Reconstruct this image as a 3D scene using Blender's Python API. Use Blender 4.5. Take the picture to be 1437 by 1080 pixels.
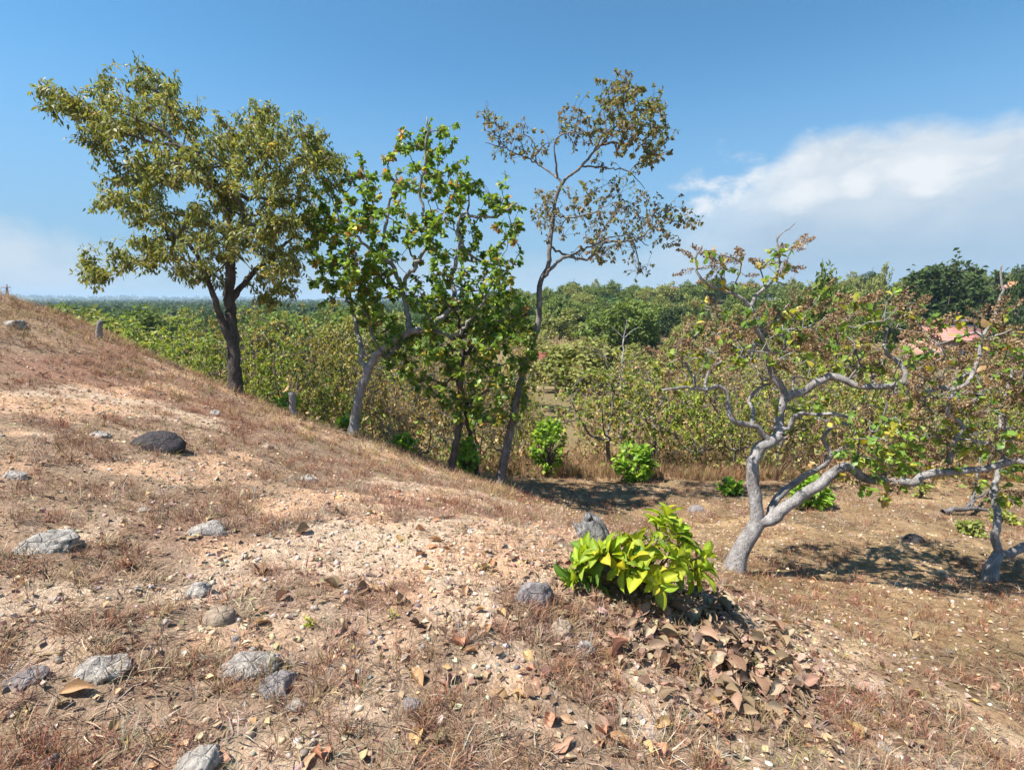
import bpy, math, random
import numpy as np
from mathutils import Vector, Matrix

for o in list(bpy.data.objects): bpy.data.objects.remove(o)
SC = bpy.context.scene
COL = SC.collection
random.seed(7); RNG = np.random.default_rng(7)
rad = math.radians

# ------------------------------------------------------------------ camera
W0, H0, FPX = 1437.0, 1080.0, 718.5
PITCH = rad(9.33)
CAMZ = 1.6
cd = bpy.data.cameras.new('camera'); cam = bpy.data.objects.new('camera', cd); COL.objects.link(cam)
cd.sensor_fit = 'HORIZONTAL'; cd.sensor_width = 36; cd.lens = 18.0
cd.clip_start = 0.05; cd.clip_end = 30000
cam.location = (0, 0, CAMZ); cam.rotation_euler = (rad(90) - PITCH, 0, 0)
SC.camera = cam

# ------------------------------------------------------------------ world, sun, exposure
SUN_EL = rad(58); SUN_AZ = math.atan2(-0.97, -0.24)          # from +Y towards +X
S = Vector((math.sin(SUN_AZ) * math.cos(SUN_EL), math.cos(SUN_AZ) * math.cos(SUN_EL), math.sin(SUN_EL)))
sd = bpy.data.lights.new('sun', 'SUN'); sun = bpy.data.objects.new('sun', sd); COL.objects.link(sun)
sd.energy = 4.4; sd.angle = rad(0.53); sd.color = (1.0, 0.95, 0.87)
sun.rotation_euler = S.to_track_quat('Z', 'Y').to_euler()
SC.view_settings.view_transform = 'Standard'; SC.view_settings.look = 'None'
SC.view_settings.exposure = 1.18; SC.view_settings.gamma = 1.0
SC.view_settings.use_curve_mapping = False

class NT:
    def __init__(s, tree): s.t = tree; s.n = tree.nodes; s.l = tree.links
    def new(s, ty, **kw):
        n = s.n.new(ty)
        for k, v in kw.items(): setattr(n, k, v)
        return n
    def put(s, sock, v):
        if isinstance(v, bpy.types.NodeSocket): s.l.new(v, sock)
        elif v is not None: sock.default_value = v
    def math(s, op, a, b=None, c=None, clamp=False):
        n = s.new('ShaderNodeMath', operation=op, use_clamp=clamp)
        for i, v in enumerate((a, b, c)):
            if v is not None: s.put(n.inputs[i], v)
        return n.outputs[0]
    def step(s, v, a, b, lo=0.0, hi=1.0):
        n = s.new('ShaderNodeMapRange', interpolation_type='SMOOTHSTEP')
        s.put(n.inputs[0], v); s.put(n.inputs[1], a); s.put(n.inputs[2], b); s.put(n.inputs[3], lo); s.put(n.inputs[4], hi)
        return n.outputs[0]
    def noise(s, vec, scale, detail=4, rough=0.55, dist=0.0):
        n = s.new('ShaderNodeTexNoise')
        if vec is not None: s.l.new(vec, n.inputs['Vector'])
        n.inputs['Scale'].default_value = scale; n.inputs['Detail'].default_value = detail
        n.inputs['Roughness'].default_value = rough; n.inputs['Distortion'].default_value = dist
        return n.outputs[0]
    def mix(s, f, a, b, blend='MIX'):
        n = s.new('ShaderNodeMix', data_type='RGBA', blend_type=blend)
        s.put(n.inputs[0], f)
        for i, v in ((6, a), (7, b)):
            if isinstance(v, tuple): v = (*v[:3], 1.0)
            s.put(n.inputs[i], v)
        return n.outputs[2]
    def ramp(s, f, stops):
        n = s.new('ShaderNodeValToRGB'); e = n.color_ramp.elements
        while len(e) < len(stops): e.new(0.5)
        for i, (p, c) in enumerate(stops): e[i].position = p; e[i].color = (*c, 1)
        s.put(n.inputs[0], f); return n.outputs[0]

wd = bpy.data.worlds.new('World'); SC.world = wd; wd.use_nodes = True
wn = NT(wd.node_tree); wn.n.clear()
sky = wn.new('ShaderNodeTexSky', sky_type='NISHITA'); sky.sun_disc = False
sky.sun_elevation = SUN_EL; sky.sun_rotation = SUN_AZ % (2 * math.pi)
sky.altitude = 0; sky.air_density = 0.7; sky.dust_density = 0.0; sky.ozone_density = 8.0
SKY_STRENGTH = 0.104; HAZE_DENSITY = 0.00020
tc = wn.new('ShaderNodeTexCoord').outputs['Generated']
sep = wn.new('ShaderNodeSeparateXYZ'); wn.l.new(tc, sep.inputs[0])
el = wn.math('MULTIPLY', wn.math('ARCSINE', sep.outputs[2]), 57.2958)
az = wn.math('MULTIPLY', wn.math('ARCTAN2', sep.outputs[0], sep.outputs[1]), 57.2958)
mp = wn.new('ShaderNodeMapping'); mp.inputs['Scale'].default_value = (1, 1, 1.7); wn.l.new(tc, mp.inputs[0])
n1 = wn.noise(mp.outputs[0], 7.0, 9, 0.58, 0.3)
n2 = wn.noise(mp.outputs[0], 14.0, 10, 0.62, 0.1)
n3 = wn.noise(mp.outputs[0], 3.2, 5, 0.5)
rise = wn.math('MULTIPLY', wn.step(az, 10.0, 31.0), wn.step(az, 175.0, 120.0))
top = wn.math('MULTIPLY_ADD', rise, 9.6, 5.2)
top = wn.math('MULTIPLY_ADD', wn.step(az, -36.0, -46.0), 1.3, top)
dd = wn.math('ADD', wn.math('SUBTRACT', top, el), wn.math('MULTIPLY', wn.math('SUBTRACT', n1, 0.5), 6.5))
cm = wn.step(dd, -0.4, 2.0)
low = wn.step(el, 9.0, 0.5)
dens = wn.math('MULTIPLY_ADD', rise, 0.86, wn.math('MULTIPLY_ADD', low, 0.30, 0.10))
dens = wn.math('MULTIPLY_ADD', wn.step(az, -36.0, -44.0), 0.45, dens)
dens = wn.math('MINIMUM', dens, 0.95)
hazef = wn.math('MULTIPLY', wn.step(el, 24.0, 2.0), 0.9)
cm = wn.math('MULTIPLY', cm, dens)
deep = wn.step(wn.math('ADD', dd, wn.math('MULTIPLY', wn.math('SUBTRACT', n3, 0.5), 10.0)), 2.0, 12.0)
ccol = wn.mix(deep, (0.74, 0.805, 0.87), (0.40, 0.555, 0.72))
def puff(a0, e0, ra, re):
    qa = wn.math('DIVIDE', wn.math('SUBTRACT', az, a0), ra)
    qe = wn.math('DIVIDE', wn.math('SUBTRACT', el, e0), re)
    q = wn.math('SQRT', wn.math('ADD', wn.math('MULTIPLY', qa, qa), wn.math('MULTIPLY', qe, qe)))
    q = wn.math('ADD', wn.math('SUBTRACT', 1.0, q), wn.math('MULTIPLY', wn.math('SUBTRACT', n2, 0.5), 3.2))
    q = wn.math('ADD', q, wn.math('MULTIPLY', wn.math('SUBTRACT', n1, 0.5), 1.4))
    return wn.step(q, -0.1, 0.95)
pf = None
for a in ((23.6, 11.2, 6.0, 3.0), (28.0, 9.8, 4.6, 1.7), (37.4, 10.6, 4.8, 2.2), (33.2, 10.2, 2.6, 1.5), (20.0, 9.4, 3.0, 1.6), (52, 11, 5, 2), (-48, 5.2, 4, 0.9), (76, 9, 6, 2.4), (-80, 6, 6, 1.5)):
    p = puff(*a); pf = p if pf is None else wn.math('MAXIMUM', pf, p)
ccol = wn.mix(wn.step(n2, 0.46, 0.62, 0.0, 0.35), ccol, (0.46, 0.585, 0.73))
ccol = wn.mix(wn.math('MULTIPLY', pf, 0.92), ccol, (0.93, 0.95, 0.97))
cm = wn.math('MAXIMUM', cm, wn.math('MULTIPLY', pf, 0.86))
bg1 = wn.new('ShaderNodeBackground'); wn.l.new(wn.mix(1.0, sky.outputs[0], (0.75, 1.05, 0.905), 'MULTIPLY'), bg1.inputs[0]); bg1.inputs[1].default_value = SKY_STRENGTH
bg2 = wn.new('ShaderNodeBackground'); wn.l.new(ccol, bg2.inputs[0]); bg2.inputs[1].default_value = 0.44
bg3 = wn.new('ShaderNodeBackground'); bg3.inputs[0].default_value = (0.345, 0.545, 0.765, 1); bg3.inputs[1].default_value = 0.39
mh = wn.new('ShaderNodeMixShader'); wn.put(mh.inputs[0], hazef); wn.l.new(bg1.outputs[0], mh.inputs[1]); wn.l.new(bg3.outputs[0], mh.inputs[2])
mx = wn.new('ShaderNodeMixShader'); wn.put(mx.inputs[0], cm); wn.l.new(mh.outputs[0], mx.inputs[1]); wn.l.new(bg2.outputs[0], mx.inputs[2])
wo = wn.new('ShaderNodeOutputWorld'); wn.l.new(mx.outputs[0], wo.inputs[0])

# ------------------------------------------------------------------ helpers
CP, SP = math.cos(PITCH), math.sin(PITCH)
def rdir(px, py):
    u = (px - W0 / 2) / FPX; v = -(py - H0 / 2) / FPX
    return np.array([u, CP + v * SP, -SP + v * CP])
def at(px, py, t): return np.array([0, 0, CAMZ]) + rdir(px, py) * t

def _h(ix, iy, iz, seed):
    n = (ix.astype(np.int64) * 374761393 + iy.astype(np.int64) * 668265263 + iz.astype(np.int64) * 2147483647 + seed * 1274126177) & 0xffffffff
    n = ((n ^ (n >> 13)) * 1274126177) & 0xffffffff
    n = ((n ^ (n >> 16)) * 2246822519) & 0xffffffff
    return ((n ^ (n >> 15)) & 0xffff) / 65535.0
def vnoise(x, y, seed=0, z=None):
    x = np.asarray(x, float); y = np.asarray(y, float)
    z = np.zeros_like(x) if z is None else np.asarray(z, float)
    ix, iy, iz = np.floor(x), np.floor(y), np.floor(z)
    fx, fy, fz = x - ix, y - iy, z - iz
    fx = fx * fx * (3 - 2 * fx); fy = fy * fy * (3 - 2 * fy); fz = fz * fz * (3 - 2 * fz)
    def pl(k):
        a = _h(ix, iy, iz + k, seed); b = _h(ix + 1, iy, iz + k, seed); c = _h(ix, iy + 1, iz + k, seed); d = _h(ix + 1, iy + 1, iz + k, seed)
        return (a * (1 - fx) + b * fx) * (1 - fy) + (c * (1 - fx) + d * fx) * fy
    p0 = pl(0)
    if not fz.any(): return p0
    return p0 * (1 - fz) + pl(1) * fz
def fbm(x, y, oct=4, seed=0, z=None, gain=0.5):
    s = 0; a = 1; tot = 0
    for i in range(oct):
        s = s + a * vnoise(np.asarray(x) * 2 ** i + 17.3 * i, np.asarray(y) * 2 ** i - 9.1 * i, seed + i, None if z is None else np.asarray(z) * 2 ** i)
        tot += a; a *= gain
    return s / tot
def sstep(x, a, b):
    t = np.clip((np.asarray(x, float) - a) / (b - a), 0, 1); return t * t * (3 - 2 * t)

# ------------------------------------------------------------------ terrain height
CTRL = [(0,1080,1.5),(360,1080,1.62),(718,1080,1.72),(1077,1080,1.92),(1437,1080,2.25),
 (0,900,1.9),(360,900,2.15),(718,900,2.38),(900,900,2.6),(1077,900,3.0),(1250,900,3.6),(1437,900,3.8),
 (0,750,2.5),(200,750,2.85),(450,750,3.3),(718,750,3.75),(850,790,3.1),(1000,830,3.25),(1100,860,3.75),(850,740,7.4),
 (1030,800,5.2),(0,600,4.0),(0,500,6.0),(0,415,8.5),(212,613,4.8),(330,548,9.0),(130,465,8.7),(410,585,9.0),(493,608,9.0),
 (635,660,9.2),(700,680,9.5),(400,650,5.5),(550,680,5.8),(718,700,7.0),(900,700,10),(900,672,12.5),(1100,700,10),(1100,665,14),
 (1300,760,6.6),(1388,810,5.6),(1300,700,10),(1437,690,11),(1250,665,14)]
_cp = [tuple(at(a, b, c)) for a, b, c in CTRL]
_cp += [(-9,13,-.5),(-5,12,-1.6),(-3,12,-2.3),(0,13,-2.9),(-9,18,-3.2),(-3,18,-4),(3,18,-3.9),(10,18,-3.8),(16,14,-3.2),(10,8,-2.2),(12,3,-1.6),
 (-14,14,.8),(-13,9,2.3),(-13,4,2.5),(-13,0,2.2),(-6,0,1.0),(-3,0,.5),(0,0,.12),(0,-3,.25),(3,0,-.45),(6,0,-1),(-6,-4,1),(6,-4,-.9),(-18,18,-1.5),(-18,8,2.6),(18,6,-2),(22,18,-3.8),(-14,24,-4.2),(0,25,-4.4),(14,25,-4.4)]
_cp = np.array(_cp)
def _tps(r): return np.where(r > 1e-9, r * r * np.log(r + 1e-12), 0)
_n = len(_cp)
_A = np.zeros((_n + 3, _n + 3)); _d = np.hypot(_cp[:, 0][:, None] - _cp[:, 0], _cp[:, 1][:, None] - _cp[:, 1])
_A[:_n, :_n] = _tps(_d) + 0.25 * np.eye(_n)
_A[:_n, _n] = 1; _A[:_n, _n + 1:] = _cp[:, :2]; _A[_n:, :_n] = _A[:_n, _n:].T
_w = np.linalg.solve(_A, np.r_[_cp[:, 2], 0, 0, 0])
def hbase(x, y):
    x = np.asarray(x, float); y = np.asarray(y, float); sh = x.shape
    x = x.ravel(); y = y.ravel(); d = np.hypot(x, y - 5)
    far = -4.3 - 2.7 * sstep(d, 22, 55)
    azr = x / np.maximum(np.abs(y), 1.0)
    hill = sstep(y, 85, 240) * (9.5 * sstep(azr, -0.25, 0.15) + 6.0 * sstep(azr, 0.45, 0.85))
    hill = np.where(y > 0, hill, 0) * (1 - 0.6 * sstep(d, 300, 900))
    far = far + hill + 2.0 * (fbm(x / 40, y / 40, 3, 3) - .5) * sstep(d, 40, 120)
    far = far + (8 + 34 * fbm(x / 1500, y / 1500, 2, 5)) * sstep(d, 2800, 5200) * sstep(-azr, 0.2, 0.6)
    out = far.copy(); m = d < 27
    if m.any():
        xm, ym = x[m], y[m]; near = np.zeros(len(xm))
        for k in range(0, len(xm), 60000):
            a, b = xm[k:k + 60000], ym[k:k + 60000]
            r = np.hypot(a[:, None] - _cp[:, 0], b[:, None] - _cp[:, 1])
            near[k:k + 60000] = _tps(r) @ _w[:_n] + _w[_n] + _w[_n + 1] * a + _w[_n + 2] * b
        f = sstep(d[m], 18, 27); out[m] = near * (1 - f) + far[m] * f
    return out.reshape(sh)
def gz(x, y):
    x = np.asarray(x, float); y = np.asarray(y, float)
    d = np.hypot(x, y)
    fade = 1 - sstep(d, 14, 30)
    m = 0.13 * (fbm(x / 1.3, y / 1.3, 2, 11) - .5) + 0.055 * (fbm(x / .33, y / .33, 3, 21) - .5)
    fine = 0.030 * (fbm(x / .075, y / .075, 2, 31) - .5) * (1 - sstep(d, 4, 9))
    return hbase(x, y) + (m + fine) * fade
def ghit(px, py, tmax=90, tfix=None):
    t = np.concatenate([np.arange(.8, 16, .02), np.arange(16, tmax, .25)])
    d = rdir(px, py); P = np.array([0, 0, CAMZ]) + t[:, None] * d
    below = P[:, 2] < gz(P[:, 0], P[:, 1])
    i = int(np.argmax(below)) if below.any() else len(t) - 1
    if tfix is not None and t[i] > tfix + 1.5: i = int(np.argmin(abs(t - tfix)))
    p = P[i].copy(); p[2] = float(gz(p[0], p[1])); return p, t[i]

# ------------------------------------------------------------------ mesh building
def make_mesh(name, V, faces, cols=None, smooth=False):
    """faces: list of (m,k) int arrays; cols (n,3) or None"""
    me = bpy.data.meshes.new(name)
    V = np.asarray(V, np.float32); faces = [np.asarray(f, np.int32) for f in (faces if isinstance(faces, list) else [faces]) if len(f)]
    me.vertices.add(len(V)); me.vertices.foreach_set('co', V.ravel())
    lt = np.concatenate([np.full(len(f), f.shape[1], np.int32) for f in faces])
    ls = np.concatenate([[0], np.cumsum(lt)[:-1]]).astype(np.int32)
    vi = np.concatenate([f.ravel() for f in faces]).astype(np.int32)
    me.loops.add(len(vi)); me.loops.foreach_set('vertex_index', vi)
    me.polygons.add(len(lt)); me.polygons.foreach_set('loop_start', ls)
    try: me.polygons.foreach_set('loop_total', lt)
    except Exception: pass
    me.update(calc_edges=True)
    if smooth: me.polygons.foreach_set('use_smooth', np.ones(len(lt), bool))
    if cols is not None:
        a = me.attributes.new('Col', 'FLOAT_COLOR', 'POINT')
        c = np.ones((len(V), 4), np.float32); c[:, :3] = cols; a.data.foreach_set('color', c.ravel())
    return me
def obj(name, me, mat=None, parent=None, loc=None):
    o = bpy.data.objects.new(name, me); COL.objects.link(o)
    if mat is not None and me is not None and not me.materials: me.materials.append(mat)
    if parent is not None: o.parent = parent
    if loc is not None: o.location = [float(v) for v in loc]
    return o
def tag(o, label=None, cat=None, group=None, kind=None):
    for k, v in (('label', label), ('category', cat), ('group', group), ('kind', kind)):
        if v: o[k] = v
    return o
def thing(name, loc, label, cat, group=None):
    return tag(obj(name, None, loc=loc), label, cat, group)
def copy_tree(o, parent=None):
    c = o.copy(); COL.objects.link(c)
    if parent is not None: c.parent = parent
    for ch in o.children: copy_tree(ch, c)
    return c
def stamp(pv, pf, P, R, Sc, cols=None, pcol=None):
    """copy a small proto mesh to many places -> V, faces, cols"""
    n, k = len(P), len(pv)
    Sc = np.asarray(Sc, float)
    if Sc.ndim == 1: Sc = Sc[:, None]
    V = np.einsum('nij,nkj->nki', R, pv[None] * Sc[:, None, :]) + P[:, None, :]
    off = (np.arange(n) * k)[:, None, None]
    F = [(f[None] + off).reshape(-1, f.shape[1]) for f in pf]
    C = None
    if cols is not None:
        C = np.repeat(cols, k, 0)
        if pcol is not None: C = C * np.tile(pcol, n)[:, None]
    return V.reshape(-1, 3), F, C
def merge(parts):
    Vs, Cs, F3, F4, o = [], [], [], [], 0
    for V, F, C in parts:
        Vs.append(V); Cs.append(C)
        for f in F: (F3 if f.shape[1] == 3 else F4).append(f + o)
        o += len(V)
    F = ([np.concatenate(F3)] if F3 else []) + ([np.concatenate(F4)] if F4 else [])
    return np.concatenate(Vs), F, (None if Cs[0] is None else np.concatenate(Cs))
def frames(ax, nrm):
    """rotation matrices with columns x=ax, z~nrm"""
    ax = ax / np.linalg.norm(ax, axis=1, keepdims=True)
    z = nrm - (nrm * ax).sum(1, keepdims=True) * ax
    z = z / np.maximum(np.linalg.norm(z, axis=1, keepdims=True), 1e-6)
    y = np.cross(z, ax)
    return np.stack([ax, y, z], axis=2)
def rvec(n): 
    v = RNG.normal(size=(n, 3)); return v / np.linalg.norm(v, axis=1, keepdims=True)
def pick(pal, n, jit=0.12):
    c = np.array([p[1:] for p in pal], float); w = np.array([p[0] for p in pal], float)
    k = RNG.choice(len(pal), n, p=w / w.sum())
    return c[k] * np.exp(RNG.normal(0, jit, (n, 1))) * np.exp(RNG.normal(0, jit * .4, (n, 3)))

# ------------------------------------------------------------------ materials
def mat_new(name):
    m = bpy.data.materials.new(name); m.use_nodes = True; t = NT(m.node_tree); t.n.clear()
    out = t.new('ShaderNodeOutputMaterial'); return m, t, out
def principled(t, col, rough, spec=0.3, normal=None):
    b = t.new('ShaderNodeBsdfPrincipled'); t.put(b.inputs['Base Color'], col if not isinstance(col, tuple) else (*col, 1))
    t.put(b.inputs['Roughness'], rough); b.inputs['Specular IOR Level'].default_value = spec
    if normal is not None: t.l.new(normal, b.inputs['Normal'])
    return b
def bump(t, h, strength, dist):
    n = t.new('ShaderNodeBump'); n.inputs['Strength'].default_value = strength; n.inputs['Distance'].default_value = dist
    t.l.new(h, n.inputs['Height']); return n.outputs[0]
def leaf_mat(name, transl=0.42, rough=0.42, spec=0.35, tint=(1.25, 1.15, 0.55)):
    m, t, out = mat_new(name)
    a = t.new('ShaderNodeAttribute', attribute_name='Col').outputs['Color']
    oc = t.new('ShaderNodeTexCoord').outputs['Object']
    nz = t.noise(oc, 14.0, 3)
    col = t.mix(1.0, a, t.ramp(nz, [(0.25, (1.3, 1.3, 1.22)), (0.75, (2.05, 2.05, 1.9))]), 'MULTIPLY')
    p = principled(t, col, rough, spec)
    tr = t.new('ShaderNodeBsdfTranslucent'); t.l.new(t.mix(1.0, col, tint, 'MULTIPLY'), tr.inputs[0])
    mxs = t.new('ShaderNodeMixShader'); mxs.inputs[0].default_value = transl
    t.l.new(p.outputs[0], mxs.inputs[1]); t.l.new(tr.outputs[0], mxs.inputs[2]); t.l.new(mxs.outputs[0], out.inputs[0])
    return m
def bark_mat(name, light, dark, scale=1.0, spots=0.5):
    m, t, out = mat_new(name)
    oc = t.new('ShaderNodeTexCoord').outputs['Object']
    mpn = t.new('ShaderNodeMapping'); mpn.inputs['Scale'].default_value = (1, 1, 0.45); t.l.new(oc, mpn.inputs[0])
    a = t.noise(mpn.outputs[0], 9 * scale, 6, 0.65); b = t.noise(mpn.outputs[0], 42 * scale, 5, 0.7); c = t.noise(oc, 4 * scale, 3)
    f = t.math('ADD', t.math('MULTIPLY', a, 0.6), t.math('MULTIPLY', b, 0.4))
    col = t.ramp(f, [(0.36, dark), (0.5, tuple((l + d) / 2 for l, d in zip(light, dark))), (0.62, light)])
    col = t.mix(t.step(c, 0.52, 0.70, 0, spots), col, tuple(d * 0.7 for d in dark))
    p = principled(t, col, 0.9, 0.15, bump(t, t.math('ADD', t.math('MULTIPLY', a, 1.2), b), 0.9, 0.035))
    t.l.new(p.outputs[0], out.inputs[0]); return m
def rock_mat(name, light, dark, stain, thr=0.55):
    m, t, out = mat_new(name)
    oc = t.new('ShaderNodeTexCoord').outputs['Object']
    a = t.noise(oc, 9, 8, 0.65); b = t.noise(oc, 34, 6, 0.7, 0.4); c = t.noise(oc, 15, 5, 0.6, 0.8)
    vor = t.new('ShaderNodeTexVoronoi', feature='DISTANCE_TO_EDGE'); vor.inputs['Scale'].default_value = 11; t.l.new(oc, vor.inputs['Vector'])
    col = t.ramp(t.math('ADD', t.math('MULTIPLY', a, .55), t.math('MULTIPLY', b, .45)), [(0.34, dark), (0.6, light)])
    col = t.mix(t.step(c, thr, thr + .14, 0, .8), col, stain)
    hgt = t.math('ADD', t.math('ADD', t.math('MULTIPLY', b, 0.8), a), t.step(vor.outputs[0], 0.0, 0.05, -0.25, 0.0))
    p = principled(t, col, 0.92, 0.2, bump(t, hgt, 0.95, 0.03)); t.l.new(p.outputs[0], out.inputs[0]); return m
def attr_mat(name, rough=0.9, spec=0.1, nscale=40, namp=0.35, transl=0.0, bumpd=0.0):
    m, t, out = mat_new(name)
    a = t.new('ShaderNodeAttribute', attribute_name='Col').outputs['Color']
    oc = t.new('ShaderNodeTexCoord').outputs['Object']
    nz = t.noise(oc, nscale, 5, 0.65)
    col = t.mix(1.0, a, t.ramp(nz, [(0.28, (1 - namp,) * 3), (0.72, (1 + namp,) * 3)]), 'MULTIPLY')
    p = principled(t, col, rough, spec, bump(t, nz, 0.6, bumpd) if bumpd else None)
    if transl:
        tr = t.new('ShaderNodeBsdfTranslucent'); t.l.new(col, tr.inputs[0])
        mxs = t.new('ShaderNodeMixShader'); mxs.inputs[0].default_value = transl
        t.l.new(p.outputs[0], mxs.inputs[1]); t.l.new(tr.outputs[0], mxs.inputs[2]); t.l.new(mxs.outputs[0], out.inputs[0])
    else: t.l.new(p.outputs[0], out.inputs[0])
    return m
def plain_mat(name, col, rough=0.85, nscale=8, namp=0.25):
    m, t, out = mat_new(name)
    oc = t.new('ShaderNodeTexCoord').outputs['Object']; nz = t.noise(oc, nscale, 6, 0.65)
    c = t.mix(1.0, t.ramp(nz, [(0.3, (1 - namp,) * 3), (0.7, (1 + namp,) * 3)]), col, 'MULTIPLY')
    p = principled(t, c, rough, 0.2, bump(t, nz, 0.3, 0.02)); t.l.new(p.outputs[0], out.inputs[0]); return m

M_LEAF = leaf_mat('leaf_green')
M_LEAFDARK = leaf_mat('leaf_olive', 0.40, 0.5, 0.3)
M_FAR = leaf_mat('leaf_far', 0.30, 0.7, 0.15)
M_DRY = attr_mat('dry_plant', 0.8, 0.15, 30, 0.25, 0.22)
M_DEAD = attr_mat('dead_leaf', 0.75, 0.2, 45, 0.35, 0.12)
M_STONE = attr_mat('small_stone', 0.95, 0.1, 50, 0.3)
M_BARK_GREY = bark_mat('bark_pale_grey', (0.50, 0.475, 0.455), (0.18, 0.158, 0.148), 1.3, 0.5)
M_BARK_MID = bark_mat('bark_grey', (0.33, 0.30, 0.28), (0.09, 0.075, 0.065), 1.0, 0.6)
M_BARK_DARK = bark_mat('bark_dark', (0.17, 0.145, 0.13), (0.045, 0.037, 0.032), 1.0, 0.6)
M_TWIG = bark_mat('bark_twig', (0.26, 0.22, 0.19), (0.10, 0.08, 0.07), 1.0, 0.4)
M_PANICLE = attr_mat('panicle', 0.9, 0.05, 60, 0.3, 0.15)

# ------------------------------------------------------------------ ground
def lines():
    xs = list(np.arange(-4.6, 4.4, 0.04))
    step = .04; v = xs[-1]
    while v < 9000: step *= 1.055; v += step; xs.append(v)
    step = .04; v = xs[0]; lo = []
    while v > -9000: step *= 1.055; v -= step; lo.append(v)
    xs = lo[::-1] + xs
    ys = list(np.arange(0.9, 4.6, 0.035)); step = .035; v = ys[-1]
    while v < 9000: step *= 1.025 if v < 12 else 1.055; v += step; ys.append(v)
    step = .035; v = ys[0]; lo = []
    while v > -9000: step *= 1.22; v -= step; lo.append(v)
    return np.array(xs), np.array(lo[::-1] + ys)
def grassiness(x, y):
    """0 bare sand .. 1 thatch"""
    g = 0.6 * fbm(x / .95, y / .95, 3, 41) + 0.4 * fbm(x / .28, y / .28, 3, 43)
    g = sstep(g + .085 * sstep(np.hypot(x, y), 2.8, 5.5), .445, .575)
    return g
def build_ground():
    X, Y = lines(); gx, gy = np.meshgrid(X, Y); z = gz(gx, gy)
    V = np.stack([gx, gy, z], -1).reshape(-1, 3)
    nx, ny = len(X), len(Y); i = np.arange(nx * ny).reshape(ny, nx)
    F = np.stack([i[:-1, :-1], i[:-1, 1:], i[1:, 1:], i[1:, :-1]], -1).reshape(-1, 4)
    x, y = V[:, 0], V[:, 1]
    g = grassiness(x, y)[:, None]
    sand = np.array([.62, .40, .26]); pale = np.array([.58, .44, .325]); thatch = np.array([.33, .235, .165]); red = np.array([.33, .195, .14])
    tanr = np.array([.34, .235, .13]); 
    n2 = sstep(fbm(x / .6, y / .6, 3, 51), .38, .62)[:, None]; n3 = sstep(fbm(x / 1.7, y / 1.7, 3, 57), .38, .62)[:, None]
    c = (sand * (1 - n2) + pale * n2) * (1 - g) + (thatch * (1 - n3) + red * n3) * g
    right = sstep(x * 0.8 + 0.45 * (y - 3.0), 0.9, 2.4)[:, None]
    cr = tanr * (0.82 + .4 * n2) * (1 - .3 * g) 
    c = c * (1 - right) + cr * right
    d = np.hypot(x, y)[:, None]
    scr = np.array([.21, .165, .085]) * (.7 + .6 * fbm(x / 5, y / 5, 3, 61))[:, None]; 
    c = c * (1 - sstep(d, 15, 22)) + scr * sstep(d, 15, 22)
    green = np.array([.12, .11, .055]); c = c * (1 - sstep(d, 70, 110)) + green * sstep(d, 70, 110)
    me = make_mesh('ground', V, F, c, True)
    m, t, out = mat_new('dry_ground')
    a = t.new('ShaderNodeAttribute', attribute_name='Col').outputs['Color']
    pos = t.new('ShaderNodeNewGeometry').outputs['Position']
    a1 = t.noise(pos, 22, 8, 0.7); a2 = t.noise(pos, 75, 6, 0.7, 0.6); a3 = t.noise(pos, 6, 5, 0.6)
    vor = t.new('ShaderNodeTexVoronoi'); vor.inputs['Scale'].default_value = 60; t.l.new(pos, vor.inputs['Vector'])
    col = t.mix(1.0, a, t.ramp(a2, [(0.30, (.55, .52, .5)), (0.5, (.98, .97, .96)), (0.68, (1.4, 1.38, 1.35))]), 'MULTIPLY')
    col = t.mix(1.0, col, t.ramp(a1, [(0.32, (.66, .63, .6)), (0.6, (1.18, 1.17, 1.15))]), 'MULTIPLY')
    col = t.mix(t.step(a3, .5, .7, 0, .25), col, (.40, .31, .24))
    hgt = t.math('ADD', t.math('ADD', t.math('MULTIPLY', a1, 1.3), t.math('MULTIPLY', a2, .6)), t.math('MULTIPLY', vor.outputs[0], .3))
    p = principled(t, col, 0.97, 0.1, bump(t, hgt, 0.8, 0.03)); t.l.new(p.outputs[0], out.inputs[0])
    tag(obj('ground', me, m), kind='structure')
build_ground()

# ------------------------------------------------------------------ small protos
def blade_tuft(nb, L0, L1, wid, lean0, lean1, seed):
    r = np.random.default_rng(seed); V = []; F3 = []; F4 = []; pc = []
    for i in range(nb):
        a = r.uniform(0, 2 * math.pi); lean = r.uniform(lean0, lean1); L = r.uniform(L0, L1); w = wid * r.uniform(.6, 1.3)
        d = np.array([math.cos(a), math.sin(a), 0]); s = np.array([-math.sin(a), math.cos(a), 0]); b = d * r.uniform(0, .025) + s * r.uniform(-.02, .02)
        up = np.array([0, 0, 1.0])
        m = b + (d * math.sin(lean) + up * math.cos(lean)) * L * .55
        l2 = min(lean + r.uniform(.1, .7), 1.75); tip = m + (d * math.sin(l2) + up * math.cos(l2)) * L * .45 + s * r.uniform(-.1, .1) * L
        o = len(V); tw = s * math.cos(r.uniform(-.8, .8)) + up * r.uniform(-.4, .4)
        V += [b - tw * w / 2, b + tw * w / 2, m + tw * w * .4, m - tw * w * .4, tip]
        F4.append((o, o + 1, o + 2, o + 3)); F3.append((o + 3, o + 2, o + 4)); sh = r.uniform(.6, 1.35); pc += [sh * .75, sh * .75, sh, sh, sh * 1.15]
    return np.array(V), [np.array(F3), np.array(F4)], np.array(pc)
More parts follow.
